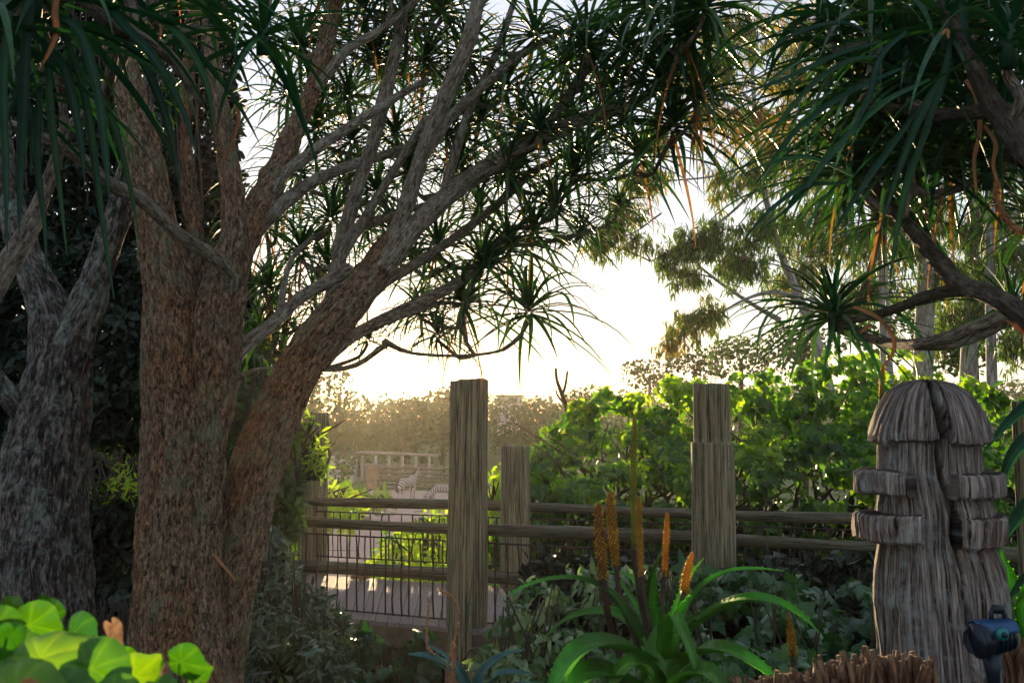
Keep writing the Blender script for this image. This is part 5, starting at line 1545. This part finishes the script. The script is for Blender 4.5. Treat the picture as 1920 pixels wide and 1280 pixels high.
# ---------------------------------------------------------------- carved post
C_ = thing('carved_post', 'weathered carved timber post with mushroom cap and stepped collars, split down the middle', 'carved post', at(1742, 1420, 3.2))
YT = 3.2
k_ = YT / F
top_c = lambda y: at(1742, y, YT)


def carve(ys, hw, seed, th0=0, th1=2 * math.pi, nt=150, closed=True, cxs=1742.0, crack=True, amp=.0045, depthf=.85, inner=0.0, xoff=None, nz=150, zj=0.0):
    """half-widths (px) over image rows; returns a displaced solid of revolution"""
    ys = np.asarray(ys, float); hw = np.asarray(hw, float)
    yy = np.linspace(ys[0], ys[-1], nz)
    yy = np.sort(np.unique(np.r_[yy, ys]))
    h = np.interp(yy, ys, hw) * k_
    xo = np.interp(yy, ys, xoff) * k_ if xoff is not None else 0 * yy
    z = np.array([top_c(y).z for y in yy])
    cx = top_c(yy[0]).x
    th = np.linspace(th0, th1, nt, endpoint=not closed)
    TH, Z = np.meshgrid(th, z)
    H = np.repeat(h[:, None], nt, 1)
    Rr = H.copy()
    bk = np.stack([np.cos(TH) * .19, np.sin(TH) * .19, Z], -1)
    g = fbm(bk * np.array([60, 60, 3.0]), seed, 4)
    g2 = fbm(bk * np.array([11, 11, 2.2]), seed + 4, 3)
    g3 = fbm(bk * 9.0, seed + 8, 3)
    Rr = Rr + amp * 2.4 * (g - .5) + amp * 7 * (g2 - .5) + amp * 5 * (g3 - .5)
    if crack:
        ca = -math.pi / 2 + (np.interp(yy, [700, 1020, 1300], [-22, 2, 8]) * k_ / np.maximum(h, .05))[:, None]
        wv = .012 * np.sin(Z * 31) + .008 * np.sin(Z * 77)
        dd = np.abs(((TH - ca - wv + math.pi) % (2 * math.pi)) - math.pi)
        wd = np.interp(yy, [720, 1000, 1060, 1300], [.075, .060, .035, .025])[:, None]
        Rr = Rr - (.15 if seed == 2 else .10) * np.exp(-(dd / (wd * (1.35 if seed == 2 else 1))) ** 4)
    qc = np.random.default_rng(seed * 7 + 1)
    for _ in range(26):
        a0, z0, hl, dpt, wdt = qc.uniform(-3.14, 3.14), qc.uniform(z.min(), z.max()), qc.uniform(.04, .22), qc.uniform(.004, .016), qc.uniform(.018, .05)
        dd = np.abs((TH - a0 - .05 * np.sin(Z * 20 + a0) + math.pi) % (2 * math.pi) - math.pi)
        Rr = Rr - dpt * np.exp(-(dd / wdt) ** 2) * np.clip(1 - np.abs(Z - z0) / hl, 0, 1) ** .5
    Z = Z + zj * (fbm(np.stack([np.cos(TH) * 2.6, np.sin(TH) * 2.6, 0 * TH], -1), seed + 20, 3) - .5) + zj * .5 * (fbm(np.stack([np.cos(TH) * 14, np.sin(TH) * 14, 0 * TH], -1), seed + 22, 2) - .5)
    X_ = cx + xo[:, None] + np.cos(TH) * Rr
    Y_ = YT + np.sin(TH) * Rr * depthf
    v = np.stack([X_, Y_, Z], -1)
    nr = len(yy)
    f = []
    for i in range(nr - 1):
        for j in range(nt if closed else nt - 1):
            j2 = (j + 1) % nt
            f.append((i * nt + j, i * nt + j2, (i + 1) * nt + j2, (i + 1) * nt + j))
    vv = v.reshape(-1, 3)
    bkk = bk.reshape(-1, 3)
    if closed:
        f.append(tuple(range(nt))); f.append(tuple(range((nr - 1) * nt, nr * nt))[::-1])
    else:
        # inner wall so the piece is solid
        n0 = len(vv)
        c = np.stack([cx + np.cos(TH) * .06, YT + np.sin(TH) * .06, Z], -1).reshape(-1, 3)
        vv = np.vstack([vv, c]); bkk = np.vstack([bkk, bkk])
        for j in range(nt - 1):
            f.append((j, j + 1, n0 + j + 1, n0 + j))
            a = (nr - 1) * nt + j; f.append((a, n0 + a, n0 + a + 1, a + 1))
        for i in range(nr - 1):
            a, b = i * nt, (i + 1) * nt
            f.append((a, n0 + a, n0 + b, b))
            a, b = i * nt + nt - 1, (i + 1) * nt + nt - 1
            f.append((a, b, n0 + b, n0 + a))
    return vv, f, bkk


part('body', carve([820, 880, 925, 960, 1022, 1060, 1120, 1200, 1290, 1420], [88, 92, 98, 104, 104, 112, 119, 120, 124, 132], 1, xoff=[-2, -4, 2, 6, 4, 8, 10, 14, 18, 18], nz=320, nt=340), M['totem'], C_)
H1 = [6, 30, 50, 78, 96, 108, 114, 113, 100, 84]
Y1 = [716, 717, 721, 738, 765, 795, 818, 827, 831, 832]
part('cap', carve(Y1, H1, 2, nt=320, nz=110, amp=.0045, zj=.028), M['totem'], C_)
D2 = R(180)
for nm, y0, y1, hw_, a0, a1, xo in [('collar', 880, 924, 133, R(128), R(236), -3), ('collar', 884, 928, 132, R(-88), R(40), 0), ('collar', 960, 1012, 138, R(126), R(246), -2), ('collar', 962, 1018, 132, R(-86), R(42), 3)]:
    part(nm, carve([y0, y0 + 4, (y0 + y1) / 2, y1 - 5, y1], [hw_ - 8, hw_ - 1, hw_, hw_ - 2, hw_ - 10], int(y0 + a1), a0, a1, 130, False, crack=False, amp=.006, xoff=[xo] * 5, nz=34, zj=.018), M['totem'], C_)

# blue lamp strapped to it
L_ = thing('spotlight', 'blue garden spotlight with a round knob beside the foot of the carved post', 'spotlight', at(1862, 1225, 2.75))
yl = 2.75


def cyl_px(p0, p1, r0, r1, Y0, Y1, sides=28, caps=True):
    return tube([at(*p0, Y0), at(*p1, Y1)], [pm(r0 * 2, Y0) / 2, pm(r1 * 2, Y1) / 2], sides)


ax = lambda x, y, dy=0: np.array(at(1866 + (x - 1858) * .8, 1186 + (y - 1186) * .8, yl + dy))
part('housing', tube([ax(1816, 1204, -.03), ax(1818, 1204, -.03), ax(1834, 1200), ax(1862, 1196), ax(1886, 1192), ax(1898, 1190), ax(1900, 1190)], [.037, .043, .045, .040, .037, .032, .024], 10), M['bluedark'], L_)
for i in range(5):
    part('cooling_fin', tube([ax(1845 + i * 11, 1199 - i * 1.6), ax(1848 + i * 11, 1198.6 - i * 1.6)], [.047 - .002 * i] * 2, 10), M['bluedark'], L_)
part('lens_rim', tube([ax(1810, 1205, -.03), ax(1818, 1204, -.03)], [.046, .048], 24), M['bluedark'], L_)
hv, hf = [], []
for i in range(9):
    t = i / 8
    for j in range(9):
        a = math.pi * (0.12 + .76 * j / 8)
        c = ax(1808 + 86 * t, 1203 - 12 * t)
        for rr_ in (.053, .050):
            hv.append(c + np.array([.004 * math.sin(j), -math.cos(a) * rr_ * 1.0, math.sin(a) * rr_ * (1.0 - .12 * t)]))
for i in range(8):
    for j in range(8):
        b = (i * 9 + j) * 2; c2 = b + 18
        hf += [(b, b + 2, c2 + 2, c2), (b + 1, c2 + 1, c2 + 3, b + 3)]
for i in range(8):
    for j in (0, 8):
        b = (i * 9 + j) * 2; c2 = b + 18; hf.append((b, c2, c2 + 1, b + 1))
for j in range(8):
    for i in (0, 8):
        b = (i * 9 + j) * 2; hf.append((b, b + 1, b + 3, b + 2))
part('hood', (np.array(hv), hf), M['blue'], L_)
part('bracket', join([tube([ax(1850, 1166), ax(1848, 1140), ax(1853, 1130)], [.007] * 3, 8)[:2], tube([ax(1853, 1130), ax(1874, 1131)], [.012, .012], 8)[:2], tube([ax(1874, 1131), ax(1880, 1142), ax(1880, 1170)], [.007] * 3, 8)[:2]]), M['bluedark'], L_)
kc = np.array(at(1876, 1187, yl - .055))
kn = part('knob', tube([kc, kc + [0, -.012, 0], kc + [0, -.02, 0]], [.017, .017, .013], 24), M['teal'], L_)
part('knob_screw', tube([kc + [0, -.02, 0], kc + [0, -.026, 0]], [.008, .007], 16), M['bluedark'], L_)
part('stake', tube([np.array(at(1858, 1215, yl)), np.array(at(1862, 1262, yl)), np.array(at(1866, 1330, yl))], [.028, .018, .012], 16), M['bluedark'], L_)

# brush fence of cut stems
BF = thing('brush_fence', 'low fence of bundled cut stems, brown and frayed, along the bottom right corner', 'fence', at(1580, 1370, 2.5))
q = np.random.default_rng(15)
sm = []
for k in range(10):
    r_ = q.uniform(.004, .0085); h = .34
    pts = spline([(0, 0, 0), (q.normal(0, .006), q.normal(0, .006), h * .35), (q.normal(0, .008), q.normal(0, .008), h * .7), (q.normal(0, .012), q.normal(0, .01), h)], 3)
    rr_ = np.full(len(pts), r_); rr_[-1] *= .9; rr_[-2] *= 1.35 if k % 2 else 1.0
    v, f, bk = tube(pts, rr_, 7)
    sm.append(new_mesh('stem', v, f, M['stick'], bk=bk + k))
i = 0
for row in range(3):
    for s in np.arange(0, 1, .0115):
        px = 1392 + s * 345 + q.normal(0, 3)
        yt = np.interp(px, [1392, 1420, 1500, 1560, 1610, 1660, 1720], [1296, 1276, 1268, 1250, 1242, 1236, 1238]) + q.normal(0, 8) - row * 2
        Y_ = 2.35 + row * .05 + q.normal(0, .012)
        p = at(px, yt, Y_)
        o = link('stem', sm[i % 10], BF, loc=(p.x, p.y, p.z - .34), rotz=q.uniform(0, 6.28))
        o.rotation_euler = (q.normal(0, .05), q.normal(0, .06), q.uniform(0, 6.28))
        i += 1
BF2 = thing('brush_fence', 'short dark piece of brush fence behind the spotlight at the lower right edge', 'fence', at(1905, 1380, 3.0))
for s in np.arange(0, 1, .03):
    px = 1878 + s * 70; p = at(px, 1210 + q.normal(0, 8), 3.05 + q.normal(0, .03))
    link('stem', sm[i % 10], BF2, loc=(p.x, p.y, p.z - .34), rotz=q.uniform(0, 6.28)); i += 1

# ---------------------------------------------------------------- lime vine nearest the camera
LV = thing('climbing_vine', 'bright lime-green heart-shaped vine leaves close to the lens at the lower left corner', 'vine', at(150, 1500, 1.25))


def round_leaf(cpx, cpy, Y_, rpx, roll, pitch, yaw, mat, seed, curl=0.0, asp=1.0, name='leaf'):
    """heart-shaped blade with relief along its veins; roll turns it in the picture plane"""
    q = np.random.default_rng(seed)
    nr_, na = 9, 40
    v, f = [(0, 0, 0)], []
    bvar = q.uniform(.15, .6); vr = [bvar + .3]
    for i in range(1, nr_ + 1):
        s = i / nr_
        for j in range(na):
            a = 2 * math.pi * j / na
            ed = .92 + .16 * math.cos(a) + .05 * math.sin(3 * a + seed) + .018 * math.sin(19 * a + seed) - .30 * math.exp(-((((a - math.pi) + math.pi) % (2 * math.pi) - math.pi) / .38) ** 2) + .34 * math.exp(-((((a) + math.pi) % (2 * math.pi) - math.pi) / .25) ** 2)
            x, y = math.cos(a) * s * ed, math.sin(a) * s * ed * asp * .9
            vein = abs(math.sin(a * 3.5)) ** .5
            z = .16 * (1 - s * s * .8) * vein * s + .05 * math.sin(x * 4 + seed) * s - .22 * s * s * abs(y) + curl * y * y + .10 * math.sin(y * 3 + seed * 2) * x + .045 * math.sin(8 * x + seed) * math.sin(7 * y + seed * 1.7) * s
            v.append((x, y, z)); vr.append(bvar + (.32 if abs(math.sin(a * 3.5)) < .25 else 0) - .15 * s)
    for j in range(na): f.append((0, 1 + j, 1 + (j + 1) % na))
    for i in range(nr_ - 1):
        for j in range(na):
            a = 1 + i * na + j; b = 1 + i * na + (j + 1) % na
            f.append((a, a + na, b + na, b))
    v = np.array(v) * pm(rpx, Y_)
    # blade normal towards the camera (-Y), then tilts
    m = Matrix.Rotation(yaw, 3, 'Z') @ Matrix.Rotation(pitch, 3, 'X') @ Matrix.Rotation(roll, 3, 'Y') @ Matrix.Rotation(R(90), 3, 'X')
    v = v @ np.array(m).T + np.array(at(cpx, cpy, Y_))
    me = new_mesh(name, v, f, mat, True, var=np.array(vr))
    return link(name, me, LV)


LL = [(185, 1215, 1.3, 34, 2.4, .5, .4), (95, 1150, 1.5, 30, -1.9, .3, .2), (300, 1295, 1.1, 40, 1.2, -.2, .5), (20, 1190, 1.1, 34, 1.8, .2, .7), (55, 1170, 1.30, 52, 0.3, .3, .3), (18, 1140, 1.45, 34, .9, .2, -.3), (10, 1225, 1.15, 62, .2, -.5, .5), (75, 1235, 1.12, 74, -.3, -.75, .1), (140, 1185, 1.32, 48, .1, -.3, -.6), (172, 1252, 1.12, 72, .6, -.35, .2), (250, 1268, 1.18, 44, -.7, .1, .4),
      (340, 1240, 1.22, 42, .2, .25, -.2), (282, 1255, 1.30, 34, 1.8, .4, .5), (30, 1290, 1.05, 70, 0, -.4, 0), (120, 1300, 1.05, 60, .4, -.5, .2), (225, 1225, 1.35, 30, .9, .9, .2), (365, 1268, 1.25, 26, -.4, -.2, .5), (210, 1305, 1.08, 50, .2, -.3, .2), (-10, 1170, 1.2, 40, 0, 0, .4)]
for i, (x, y, Y_, r_, ro_, pi_, ya_) in enumerate(LL):
    round_leaf(x, y, Y_, r_, ro_, pi_, ya_, M['lime'], i)
    pts = [(x, y, Y_ + .01, 4), (x + 6 - i % 3 * 8, y + 50, Y_ + .03, 5), (150 + (x - 150) * .6, 1370, Y_ + .05, 7)]
    P, r = pxtube(pts, 1, 5)
    link('stem', new_mesh('stem', *tube(P, r, 7)[:2], M['lime'], var=np.full(7 * len(P), .3)), LV)
o = round_leaf(212, 1178, 1.24, 42, 1.0, .35, .9, M['brownleaf'], 21, .8, .45); o['label'] = 'pale brown withering leaf with a pinkish sheen'
o = round_leaf(308, 1262, 1.2, 34, 1.5, .2, 1.0, M['brownleaf'], 22, .8, .4); o['label'] = 'dry curled brown leaf'
o = round_leaf(50, 1276, 1.0, 16, 0.1, .2, .3, M['dead'], 23, .5, .4); o['label'] = 'small orange dead leaf'

# ---------------------------------------------------------------- air
v, f = box(0, 110, 8.0, 330, 270, 20)
hz = bpy.data.objects.new('haze', new_mesh('haze', v, f, None, False)); COL.objects.link(hz); hz['kind'] = 'stuff'
m, n, l = nodes('haze')
o = n.new('ShaderNodeOutputMaterial'); pv_ = n.new('ShaderNodeVolumePrincipled')
pv_.inputs['Color'].default_value = (1.0, 0.93, 0.82, 1)
pv_.inputs['Density'].default_value = 0.0003
pv_.inputs['Anisotropy'].default_value = 0.68
l.new(pv_.outputs[0], o.inputs['Volume'])
hz.data.materials.append(m)
